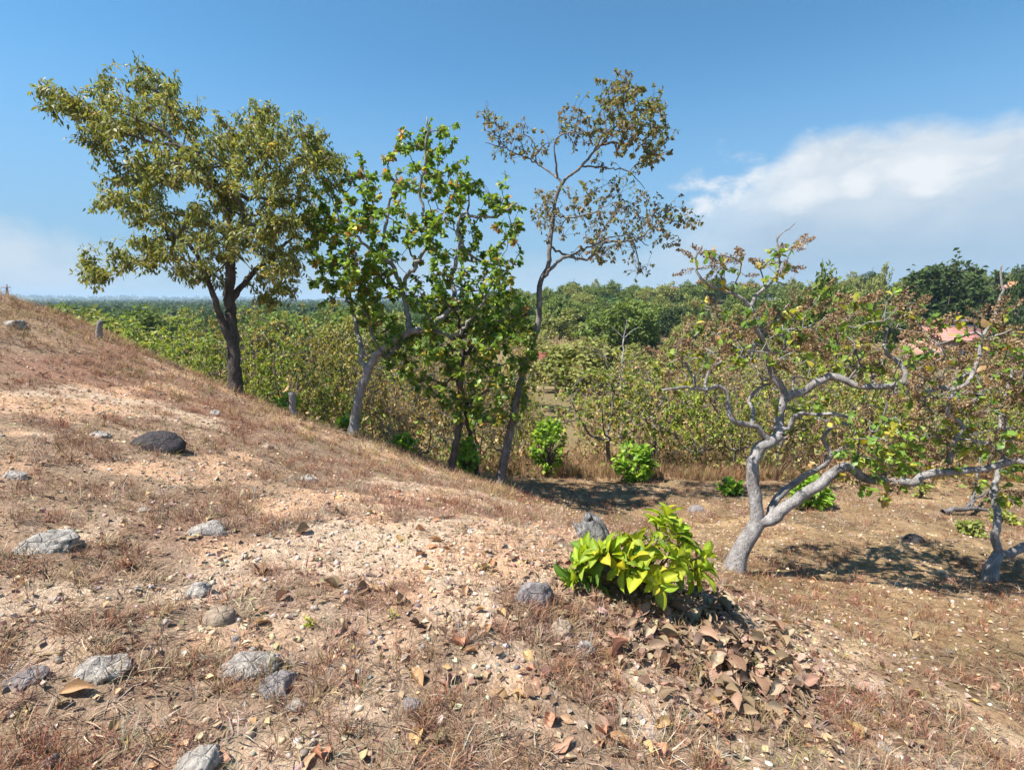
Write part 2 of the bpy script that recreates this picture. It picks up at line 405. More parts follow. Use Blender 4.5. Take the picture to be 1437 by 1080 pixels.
def leaf_proto(w=0.5, fold=0.12, curl=0.25, st=(0.33, 0.68), ws=(0.42, 0.5)):
    """leaf along +x, length 1; two stations, folded on the midrib"""
    V = [(0, 0, 0)]
    for s, k in zip(st, ws):
        z = -curl * s * s; V += [(s, w * k, z + fold * w), (s, 0, z), (s, -w * k, z + fold * w)]
    V.append((1, 0, -curl))
    F3 = [(0, 2, 1), (0, 3, 2), (7, 4, 5), (7, 5, 6)]; F4 = [(1, 2, 5, 4), (2, 3, 6, 5)]
    return np.array(V, float), [np.array(F3), np.array(F4)]
def quad_leaf(w=0.55, fold=.12):
    V = np.array([(0, 0, 0), (.5, w / 2, fold), (1, 0, -.05), (.5, -w / 2, fold)], float); return V, [np.array([(0, 2, 1), (0, 3, 2)])]

# ------------------------------------------------------------------ tree skeletons
class Skel:
    def __init__(s): s.P = []; s.par = []; s.R = []; s.ch = []; s.kids = []; s.tips = []; s.chain = 0
    def add(s, p, par, r, ch):
        s.P.append(np.asarray(p, float)); s.par.append(par); s.R.append(r); s.ch.append(ch); s.kids.append([])
        if par >= 0: s.kids[par].append(len(s.P) - 1)
        return len(s.P) - 1
    def near(s, p):
        A = np.array(s.P); return int(np.argmin(np.linalg.norm(A - p, axis=1)))
    def poly(s, pts, r0, r1, step=.08, parent=None, wob=.012):
        pts = [np.asarray(p, float) for p in pts]
        par = -1 if not s.P else (s.near(pts[0]) if parent is None else parent)
        if par >= 0: pts[0] = s.P[par]
        A = [2 * pts[0] - pts[1]] + pts + [2 * pts[-1] - pts[-2]]
        L = sum(np.linalg.norm(pts[i + 1] - pts[i]) for i in range(len(pts) - 1)); run = 0
        s.chain += 1; ch = s.chain; ids = []
        if par < 0: ids.append(s.add(pts[0], -1, r0, ch))
        last = par if par >= 0 else ids[0]
        for i in range(1, len(A) - 2):
            p0, p1, p2, p3 = A[i - 1:i + 3]; sl = np.linalg.norm(p2 - p1); k = max(1, int(round(sl / step)))
            for j in range(1, k + 1):
                t = j / k
                q = .5 * (2 * p1 + (p2 - p0) * t + (2 * p0 - 5 * p1 + 4 * p2 - p3) * t * t + (3 * p1 - p0 - 3 * p2 + p3) * t ** 3)
                f = (run + sl * t) / L
                last = s.add(q + RNG.normal(0, wob, 3) * (1 if t < 1 else .3), last, r0 + (r1 - r0) * f, ch); ids.append(last)
            run += sl
        return ids
    def reach(s, c, bend=.35, step=.1, wob=.02, up=.15, maxr=None):
        """grow a branch to point c from a fitting node"""
        A = np.array(s.P); dv = c - A; d = np.linalg.norm(dv, axis=1)
        cost = d * (1 + .35 * np.clip(-dv[:, 2] / np.maximum(d, 1e-6), 0, 1)) + .012 * np.arange(len(A)) * 0
        cost[:s.skip] += 5
        i = int(np.argmin(cost)); n = s.P[i]
        pd = n - s.P[s.par[i]] if s.par[i] >= 0 else np.array([0, 0, 1.0]); pd = pd / max(np.linalg.norm(pd), 1e-6)
        L = d[i]; k = max(2, int(L / step)); s.chain += 1; ch = s.chain; last = i
        ctrl = n + (pd * bend + (c - n) / max(L, 1e-6) * (.5 - bend * .3) + np.array([0, 0, up]) + RNG.normal(0, .12, 3)) * L
        for j in range(1, k + 1):
            t = j / k; q = (1 - t) ** 2 * n + 2 * t * (1 - t) * ctrl + t * t * c
            last = s.add(q + RNG.normal(0, wob, 3) * (j < k), last, None, ch)
        return last
    skip = 0
    def twigs(s, node, m, r, step=.1, up=.2):
        for _ in range(m):
            c = s.P[node] + rvec(1)[0] * r * RNG.uniform(.35, 1.0) + np.array([0, 0, up * r])
            # start a little way back along the branch
            st = node
            for _k in range(RNG.integers(0, 3)):
                if s.par[st] >= 0: st = s.par[st]
            n = s.P[st]; L = np.linalg.norm(c - n); k = max(2, int(L / step)); s.chain += 1; last = st
            for j in range(1, k + 1):
                t = j / k; q = n + (c - n) * t + np.array([0, 0, .12 * L * math.sin(math.pi * t)]) + RNG.normal(0, .012, 3)
                last = s.add(q, last, None, s.chain)
            s.tips.append(last)
    def radii(s, tip=.0045, ex=2.3):
        n = len(s.P); acc = np.zeros(n); R = np.zeros(n)
        for i in range(n - 1, -1, -1):
            r = acc[i] ** (1 / ex) if acc[i] > 0 else tip
            r = max(r, tip)
            R[i] = s.R[i] if s.R[i] is not None else r
            if s.par[i] >= 0: acc[s.par[i]] += min(r, R[i]) ** ex
        # an automatic branch is never thicker than its parent
        for i in range(n):
            p = s.par[i]
            if p >= 0 and s.R[i] is None: R[i] = min(R[i], R[p] * .9 if s.ch[p] != s.ch[i] else R[p])
        s.rad = R
    def tubes(s, chains, origin, flare=None, knob=.08, seed=1):
        by = {}
        for i, c in enumerate(s.ch): by.setdefault(c, []).append(i)
        out = []
        for c in chains:
            ids = by.get(c, [])
            if not ids: continue
            p0 = s.par[ids[0]]
            idx = ([p0] if p0 >= 0 else []) + ids
            if len(idx) < 2: continue
            P = np.array([s.P[i] for i in idx]) - origin; R = np.array([s.rad[i] for i in idx])
            if p0 >= 0: R[0] = R[1] * 1.15
            if flare and p0 < 0:
                hgt = np.linalg.norm(P - P[0], axis=1); R = R * (1 + flare * np.exp(-hgt / .13))
            rm = R.max(); ns = 12 if rm > .05 else 8 if rm > .02 else 5 if rm > .013 else 3
            T = np.gradient(P, axis=0); T /= np.maximum(np.linalg.norm(T, axis=1, keepdims=True), 1e-9)
            ref = np.array([1., 0, 0]) if abs(T[0][0]) < .8 else np.array([0, 1., 0]); U = np.zeros_like(P)
            u = ref
            for k in range(len(P)):
                u = u - T[k] * (u @ T[k]); u /= max(np.linalg.norm(u), 1e-9); U[k] = u
            B = np.cross(T, U); an = np.linspace(0, 2 * math.pi, ns, endpoint=False)
            rr = R[:, None] * np.ones(ns)
            if rm > .02:
                q = P[:, None, :] + (U[:, None] * np.cos(an)[None, :, None] + B[:, None] * np.sin(an)[None, :, None]) * R[:, None, None]
                nz = fbm(q[..., 0] * 7, q[..., 1] * 7, 3, seed, q[..., 2] * 5) - .5
                rr = rr * (1 + knob * 4 * nz)
            V = P[:, None, :] + (U[:, None] * np.cos(an)[None, :, None] + B[:, None] * np.sin(an)[None, :, None]) * rr[..., None]
            n = len(P); V = V.reshape(-1, 3); g = np.arange(n * ns).reshape(n, ns); g2 = np.roll(g, -1, 1)
            F4 = np.stack([g[:-1], g2[:-1], g2[1:], g[1:]], -1).reshape(-1, 4)
            V = np.vstack([V, P[-1] + T[-1] * R[-1] * .6]); F3 = np.stack([g[-1], g2[-1], np.full(ns, n * ns)], -1)
            out.append((V, [F3, F4], None))
        return merge(out) if out else None

def inpoly(px, py, poly):
    c = False; n = len(poly); j = n - 1
    for i in range(n):
        if ((poly[i][1] > py) != (poly[j][1] > py)) and (px < (poly[j][0] - poly[i][0]) * (py - poly[i][1]) / (poly[j][1] - poly[i][1]) + poly[i][0]): c = not c
        j = i
    return c
def edge_dist(px, py, poly):
    best = 1e9
    for i in range(len(poly)):
        a = np.array(poly[i - 1], float); b = np.array(poly[i], float); p = np.array([px, py], float)
        t = np.clip((p - a) @ (b - a) / max((b - a) @ (b - a), 1e-9), 0, 1); best = min(best, np.linalg.norm(p - a - t * (b - a)))
    return best
def clumps(poly, n, mind, t0, thick, gaps=(), inset=8):
    """crown filled with clump centres: outline seen from the path, depth of its own round t0"""
    xs = [p[0] for p in poly]; ys = [p[1] for p in poly]; got = []; tries = 0
    while len(got) < n and tries < n * 60:
        tries += 1
        x = RNG.uniform(min(xs), max(xs)); y = RNG.uniform(min(ys), max(ys))
        if not inpoly(x, y, poly): continue
        e = edge_dist(x, y, poly)
        if e < inset * RNG.uniform(.3, 1): continue
        if any((x - g[0]) ** 2 + (y - g[1]) ** 2 < g[2] ** 2 for g in gaps): continue
        dz = RNG.uniform(-1, 1) * thick * min(1, .3 + e / 70)
        if any((x - q[0]) ** 2 + (y - q[1]) ** 2 + ((dz - q[2]) * 60) ** 2 < mind ** 2 for q in got): continue
        got.append((x, y, dz))
    return [at(x, y, t0 + dz) for x, y, dz in got]
def leaves_at(sk, mode, n, Lr, pal, spread=1.0, droop=.3, tips=None):
    """leaf placements: P, R, S, C"""
    tips = sk.tips if tips is None else tips
    tp = np.array([sk.P[i] for i in tips]); td = np.array([sk.P[i] - sk.P[sk.par[i]] for i in tips]); td /= np.maximum(np.linalg.norm(td, axis=1, keepdims=True), 1e-6)
    N = np.maximum(1, RNG.poisson(n, len(tips))); I = np.repeat(np.arange(len(tips)), N); m = len(I)
    base = tp[I]; D = td[I]
    if mode == 'rosette':
        ax = D * .45 + rvec(m) * spread + np.array([0, 0, -droop]) * RNG.uniform(0, 1, (m, 1))
        base = base - D * RNG.uniform(0, .07, (m, 1))
    elif mode == 'spray':
        base = base - D * RNG.uniform(0, .28, (m, 1)) + rvec(m) * RNG.uniform(0, .10, (m, 1)) 
        ax = D * .5 + rvec(m) * spread + np.array([0, 0, -droop])
    else:
        base = base + rvec(m) * RNG.uniform(0, mode, (m, 1)) ; ax = rvec(m) + np.array([0, 0, -droop])
    nr = np.array([0, 0, 1.0]) + rvec(m) * .75
    R = frames(ax, nr); Sz = RNG.uniform(Lr[0], Lr[1], m)
    tipcol = pick(pal, len(tips), .0)[I]; own = pick(pal, m)
    f = RNG.uniform(0, 1, (m, 1)) < .55
    C = np.where(f, tipcol * np.exp(RNG.normal(0, .14, (m, 1))), own)
    return base, R, Sz, C
CAMP = np.array([0, 0, CAMZ])
def finish_tree(root, sk, main, origin, bark, twigmat, leafsets, leafmat, protos, n_obj=0, flare=.5, knob=.08, limb_names=True, crown_name='crown'):
    """main: list of chain lists for trunk and limbs; rest = twigs. leafsets: list of (P,R,S,C)"""
    used = set()
    for k, chs in enumerate(main):
        r = sk.tubes(chs, origin, flare if k == 0 else None, knob, 3 + k)
        used |= set(chs)
        if r: obj('trunk' if k == 0 else 'limb', make_mesh('trunk' if k == 0 else 'limb', r[0], r[1], None, True), bark, root)
    rest = [c for c in range(1, sk.chain + 1) if c not in used]
    r = sk.tubes(rest, origin, None, 0.05)
    if r: tag(obj('twigs', make_mesh('twigs', r[0], r[1], None, True), twigmat, root), kind='stuff')
    P = np.concatenate([l[0] for l in leafsets]); R = np.concatenate([l[1] for l in leafsets]); Sz = np.concatenate([l[2] for l in leafsets]); C = np.concatenate([l[3] for l in leafsets])
    rest = np.ones(len(P), bool)
    if n_obj:
        v = P - CAMP; d = np.linalg.norm(v, axis=1); face = np.abs((R[:, :, 2] * v).sum(1) / d)
        score = Sz / d * (.3 + face); top_i = np.argsort(-score)[:n_obj]; rest[top_i] = False
        # 16 colour variants of the leaf, shared by the single leaves
        kv = 16; ref = C[top_i][RNG.choice(n_obj, kv, replace=n_obj < kv)]
        mes = []
        for k in range(kv):
            pv, pf = protos[k % len(protos)]
            me = make_mesh('leaf', pv, pf, np.repeat(ref[k][None], len(pv), 0), True); me.materials.append(leafmat); mes.append(me)
        for i in top_i:
            k = int(np.argmin(((ref - C[i]) ** 2).sum(1)))
            o = obj('leaf', mes[k], None, root)
            o.matrix_local = Matrix.LocRotScale(Vector(P[i] - origin), Matrix(R[i].tolist()).to_quaternion(), Vector([Sz[i]] * 3))
    parts = []; idx = np.where(rest)[0]; kk = RNG.integers(0, len(protos), len(idx))
    for k, (pv, pf) in enumerate(protos):
        ii = idx[kk == k]
        if len(ii): parts.append(stamp(pv, pf, P[ii] - origin, R[ii], Sz[ii], C[ii]))
    V, F, Cc = merge(parts)
    tag(obj(crown_name, make_mesh(crown_name, V, F, Cc, True), leafmat, root), kind='stuff')
LP_CASHEW = [leaf_proto(.62, .10, c, (.36, .74), (.34, .5)) for c in (.1, .25, .4)]
LP_LONG = [leaf_proto(.36, .12, c, (.3, .68), (.46, .42)) for c in (.1, .3, .5)]
LP_QUAD = [quad_leaf(.6), quad_leaf(.45)]
#@@TREES
def pl(pts, t0):
    """(px, py[, depth offset]) -> points"""
    return [at(p[0], p[1], t0 + (p[2] if len(p) > 2 else 0)) for p in pts]
def root_at(px, py, name, label, cat='tree', group=None):
    p, t = ghit(px, py, 90, 9.0); return thing(name, p, label, cat, group), p, t

# ---- big broad tree on the ridge
def tree_broad():
    root, o, t = root_at(330, 550, 'broad_tree', 'tall olive-leaved tree with forked dark trunk on the ridge of the dry slope')
    sk = Skel(); b = o - np.array([0, 0, .08])
    tr = sk.poly([b] + pl([(329, 500), (325, 450, .05), (322, 415, .1), (324, 370, .1), (322, 320, 0), (318, 280, 0)], t), .118, .055)
    main = [[sk.chain]]
    def limb(pts, r0, r1):
        sk.poly(pl(pts, t), r0, r1); main.append([sk.chain])
    limb([(327, 492), (314, 455, -.1), (300, 415, -.2), (288, 385, -.3), (270, 350, -.4), (235, 320, -.5)], .066, .026)
    limb([(323, 425), (345, 395, .3), (380, 360, .5), (415, 330, .6)], .06, .022)
    limb([(318, 285), (300, 255, -.3), (265, 220, -.5), (220, 180, -.6), (150, 150, -.7)], .06, .018)
    limb([(318, 285), (335, 250, .3), (370, 215, .5), (420, 190, .7)], .06, .018)
    limb([(300, 255, -.3), (270, 200, .1), (230, 140, .2), (205, 105, .2)], .045, .012)
    limb([(322, 330), (280, 310, .5), (230, 300, .9), (180, 320, 1.1)], .045, .012)
    sk.skip = 9
    poly = [(36, 124), (100, 128), (140, 112), (150, 96), (205, 84), (245, 110), (262, 148), (330, 150), (362, 134), (400, 142), (418, 150), (445, 158), (462, 192), (470, 215), (500, 225), (488, 262), (455, 275), (462, 330), (440, 390), (430, 425), (385, 440), (330, 415), (260, 405), (215, 392), (165, 380), (142, 412), (110, 400), (112, 370), (108, 345), (150, 345), (165, 300), (130, 300), (130, 275), (150, 245), (128, 215), (100, 205), (100, 185), (85, 165), (60, 150)]
    tipc = clumps([(38, 122), (75, 128), (115, 145), (112, 185), (85, 168), (60, 150)], 9, 11, t - .5, .25, [], 2)
    gaps = [(170, 325, 16), (278, 272, 12), (205, 335, 10), (300, 262, 10), (345, 300, 9)]
    for c in sorted(clumps(poly, 390, 12, t, 1.5, gaps, 10) + tipc, key=lambda c: np.linalg.norm(c - sk.P[tr[-1]])):
        n = sk.reach(c, .3, .12, .018, .05); sk.tips.append(n); sk.twigs(n, 4, .26, .11, .1)
    sk.radii(.004, 2.25)
    pal = [(.40, .115, .138, .042), (.26, .155, .17, .055), (.18, .21, .20, .08), (.10, .07, .09, .03), (.06, .27, .22, .08)]
    L = leaves_at(sk, 'spray', 15.5, (.06, .115), pal, .75, .5)
    finish_tree(root, sk, main, o, M_BARK_DARK, M_TWIG, [L], M_LEAFDARK, LP_LONG, 0)
tree_broad()

PAL_CASHEW = [(.36, .095, .165, .028), (.26, .14, .215, .035), (.16, .06, .11, .022), (.10, .21, .26, .05), (.05, .30, .26, .05), (.03, .32, .15, .05), (.04, .20, .12, .06)]
def tree_cashew():
    root, o, t = root_at(494, 609, 'cashew_tree', 'green cashew tree with a pale trunk bending over to one side on the slope')
    sk = Skel(); b = o - np.array([0, 0, .08])
    tr = sk.poly([b] + pl([(500, 575), (507, 545), (520, 512), (540, 487), (575, 466, -.1), (600, 462, -.2)], t), .086, .06)
    main = [[sk.chain]]
    def limb(pts, r0, r1):
        sk.poly(pl(pts, t), r0, r1, wob=.018); main.append([sk.chain])
    limb([(515, 525), (507, 500, .1), (505, 480, .2), (495, 440, .4), (480, 400, .6)], .05, .02)
    limb([(600, 462, -.2), (625, 440, -.1), (640, 420, 0), (632, 395, .1), (640, 370, .1), (645, 345, .1), (642, 320, .1), (650, 300, 0), (690, 305, -.2), (725, 285, -.2)], .05, .016)
    limb([(575, 466, -.1), (570, 430, .1), (562, 400, .2), (550, 370, .2), (540, 330, .3), (548, 280, .3), (558, 240, .3)], .055, .016)
    limb([(562, 400, .2), (590, 360, -.2), (600, 330, -.3), (590, 280, -.3), (596, 220, -.3), (600, 165, -.3)], .04, .012)
    limb([(550, 370, .2), (515, 345, -.4), (485, 320, -.6), (470, 290, -.7)], .035, .012)
    limb([(645, 345, .1), (680, 370, .5), (710, 380, .7)], .03, .012)
    limb([(600, 462, -.2), (640, 470, -.5), (665, 440, -.7), (680, 420, -.8)], .04, .015)
    sk.skip = 12
    poly = [(600, 146), (612, 170), (640, 180), (646, 205), (632, 215), (672, 245), (690, 262), (722, 250), (716, 268), (735, 300), (738, 340), (722, 385), (738, 420), (745, 470), (700, 500), (640, 480), (600, 478), (560, 520), (545, 530), (510, 470), (490, 420), (440, 410), (425, 380), (432, 330), (450, 285), (480, 262), (490, 230), (500, 192), (522, 205), (510, 245), (535, 215), (530, 185), (560, 190), (578, 170), (590, 160)]
    gaps = [(690, 325, 22), (625, 340, 14), (540, 285, 12), (505, 370, 10), (665, 395, 12), (470, 390, 10), (600, 380, 10), (660, 285, 10), (570, 445, 12)]
    more = clumps([(432, 300), (470, 270), (530, 290), (560, 400), (530, 470), (500, 440), (440, 412), (425, 370)], 42, 14, t - .2, 1.0, [(540, 330, 10)], 4)
    for c in sorted(clumps(poly, 230, 16, t, 1.35, gaps, 7) + more, key=lambda c: np.linalg.norm(c - sk.P[tr[-1]])):
        n = sk.reach(c, .35, .1, .02, .05); sk.tips.append(n); sk.twigs(n, 2, .24, .1, .25)
    sk.radii(.005, 2.3)
    L = leaves_at(sk, 'rosette', 14, (.07, .125), PAL_CASHEW, .9, .3)
    finish_tree(root, sk, main, o, M_BARK_GREY, M_TWIG, [L], M_LEAF, LP_CASHEW, 300)
tree_cashew()

def tree_low():
    root, o, t = root_at(633, 661, 'cashew_tree', 'dark-trunked low cashew tree with dense dark green crown beside the tall thin tree')
    sk = Skel(); b = o - np.array([0, 0, .08])
    tr = sk.poly([b] + pl([(640, 620), (645, 575), (646, 540), (648, 500), (648, 465)], t), .066, .036)
    main = [[sk.chain]]
    def limb(pts, r0, r1):
        sk.poly(pl(pts, t), r0, r1, wob=.018); main.append([sk.chain])
    limb([(646, 545), (634, 525, .1), (615, 495, .3), (585, 480, .4)], .035, .014)
    limb([(648, 500), (680, 470, .3), (715, 455, .3), (740, 440, .2)], .04, .012)
    limb([(645, 575), (680, 550, -.4), (720, 535, -.6)], .032, .012)
    limb([(648, 465), (640, 440, -.4), (620, 420, -.6)], .03, .012)
    p2, t2 = ghit(671, 646, 90, 9.6)
    sk.poly([p2 - np.array([0, 0, .06])] + pl([(664, 625, t2 - t), (657, 598, .4), (655, 575, .2), (648, 545)], t), .045, .035, parent=sk.add(p2 - np.array([0, 0, .12]), -1, .05, 999)); main.append([sk.chain])
    sk.skip = 8
    poly = [(560, 470), (600, 430), (650, 400), (700, 395), (735, 410), (752, 440), (762, 480), (755, 520), (745, 560), (720, 600), (690, 608), (660, 585), (640, 590), (600, 560), (570, 545), (545, 505)]
    for c in sorted(clumps(poly, 145, 15, t, 1.3, [(700, 500, 12), (610, 520, 14), (690, 560, 12)], 8), key=lambda c: np.linalg.norm(c - sk.P[tr[-1]])):
        n = sk.reach(c, .35, .1, .02, .05); sk.tips.append(n); sk.twigs(n, 2, .22, .1, .2)
    sk.radii(.005, 2.3)
    pal = [(.40, .09, .15, .026), (.28, .135, .20, .034), (.12, .055, .10, .02), (.12, .22, .255, .05), (.05, .29, .24, .05), (.04, .24, .13, .05)]
    L = leaves_at(sk, 'rosette', 11.5, (.07, .125), pal, .9, .35)
    finish_tree(root, sk, main, o, M_BARK_DARK, M_TWIG, [L], M_LEAF, LP_CASHEW, 300)
tree_low()

def tree_tall():
    root, o, t = root_at(699, 682, 'thin_tree', 'tall slender leaning tree with sparse brownish leaves above the scrub')
    sk = Skel(); b = o - np.array([0, 0, .1])
    tr = sk.poly([b] + pl([(712, 625), (722, 580), (729, 545), (737, 515), (746, 485), (756, 450), (757, 425), (757, 402), (770, 370), (772, 340), (777, 300), (781, 275), (793, 252), (812, 238), (834, 212), (862, 180), (878, 165)], t), .082, .012, wob=.008)
    main = [[sk.chain]]
    def limb(pts, r0, r1):
        sk.poly(pl(pts, t), r0, r1, wob=.015); main.append([sk.chain])
    limb([(760, 395), (790, 362, -.2), (815, 363, -.2), (833, 358, -.2), (853, 340, -.3), (893, 337, -.4), (920, 315, -.5), (950, 310, -.6)], .034, .008)
    limb([(772, 345), (800, 358, .3), (840, 340, .5), (880, 330, .7), (910, 345, .8)], .024, .007)
    limb([(788, 256), (770, 240, .2), (752, 228, .3), (722, 215, .4), (700, 205, .5), (680, 200, .5)], .02, .006)
    limb([(781, 248, .1), (781, 232, -.1), (778, 212, -.3), (786, 190, -.4), (810, 188, -.5)], .02, .008)
    limb([(815, 236), (850, 236, .3), (880, 240, .5), (905, 265, .6)], .018, .006)
    limb([(778, 300), (800, 305, -.3), (830, 300, -.4), (850, 290, -.5)], .022, .007)
    limb([(834, 212), (850, 180, .4), (850, 150, .5), (880, 120, .5)], .022, .008)
    sk.skip = 24
    cl = []
    cl += clumps([(830, 135), (865, 112), (895, 108), (915, 130), (938, 150), (940, 190), (930, 225), (905, 240), (880, 250), (850, 235), (832, 225), (820, 190), (838, 165)], 95, 10, t, .95, [], 4)
    cl += clumps([(672, 160), (700, 152), (735, 180), (772, 195), (782, 205), (775, 225), (740, 225), (715, 230), (690, 205), (670, 190)], 30, 11, t + .4, .35, [], 3)
    cl += clumps([(785, 155), (815, 148), (828, 185), (815, 215), (790, 200), (780, 175)], 14, 12, t - .2, .35, [], 3)
    cl += clumps([(745, 270), (775, 260), (810, 270), (850, 255), (895, 262), (905, 280), (930, 280), (960, 295), (985, 315), (960, 335), (935, 350), (905, 345), (880, 345), (915, 375), (905, 388), (870, 365), (830, 375), (800, 345), (780, 340), (745, 310)], 135, 11, t, .9, [(805, 325, 16), (790, 285, 8), (840, 275, 10)], 4)
    for c in sorted(cl, key=lambda c: np.linalg.norm(c - sk.P[tr[-6]])):
        n = sk.reach(c, .3, .1, .018, .05); sk.tips.append(n); sk.twigs(n, 3, .30, .1, .15)
    sk.radii(.0036, 2.3)
    pal = [(.34, .16, .12, .085), (.28, .12, .105, .065), (.12, .19, .135, .095), (.2, .13, .14, .05), (.06, .13, .18, .045)]
    L = leaves_at(sk, 'rosette', 5.0, (.045, .085), pal, .9, .45)
    top = [i for i in sk.tips if sk.P[i][2] > at(0, 235, t)[2] and sk.P[i][0] > at(815, 0, t)[0]]
    L2 = leaves_at(sk, 'rosette', 3, (.05, .09), [(.5, .12, .135, .045), (.3, .09, .115, .035), (.2, .15, .12, .07)], .9, .4, top)
    finish_tree(root, sk, main, o, M_BARK_MID, M_TWIG, [L, L2], M_LEAFDARK, LP_CASHEW, 0, .4)
tree_tall()

# ---- dry panicle: a brush of tiny brown dead flowers along a stalk
def panicle_meshes():
    out = []
    for k in range(5):
        r = np.random.default_rng(100 + k); n = 120
        x = r.uniform(0, 1, n); a = r.uniform(0, 6.283, n); rr = .17 * np.sin(np.pi * np.clip(x * .85 + .12, 0, 1)) * r.uniform(.2, 1.0, n)
        P = np.stack([x, rr * np.cos(a), rr * np.sin(a)], 1); ax = r.normal(size=(n, 3)) + np.array([.3, 0, 0])
        R = frames(ax, r.normal(size=(n, 3)))
        base = np.array([[.27, .175, .10], [.34, .235, .14], [.20, .13, .08], [.38, .27, .155]])
        C = base[r.integers(0, 4, n)] * np.exp(r.normal(0, .15, (n, 1)))
        V, F, Cc = stamp(*quad_leaf(.6), P, R, r.uniform(.07, .15, n), C)
        me = make_mesh('dry_panicle', V, F, Cc); me.materials.append(M_PANICLE); out.append(me)
    return out
PANICLES = panicle_meshes()
def add_panicles(root, origin, sk, tips, Lr):
    for i in tips:
        p = sk.P[i]; d = sk.P[i] - sk.P[sk.par[i]]; d = d / max(np.linalg.norm(d), 1e-6) + rvec(1)[0] * .5 + np.array([0, 0, .1])
        R = frames(d[None], rvec(1))[0]; s = RNG.uniform(*Lr)
        ob = obj('dry_panicle', PANICLES[RNG.integers(0, 5)], None, root)
        ob.matrix_local = Matrix.LocRotScale(Vector(p - origin), Matrix(R.tolist()).to_quaternion(), Vector((s, s * RNG.uniform(.7, 1.3), s * RNG.uniform(.7, 1.3))))

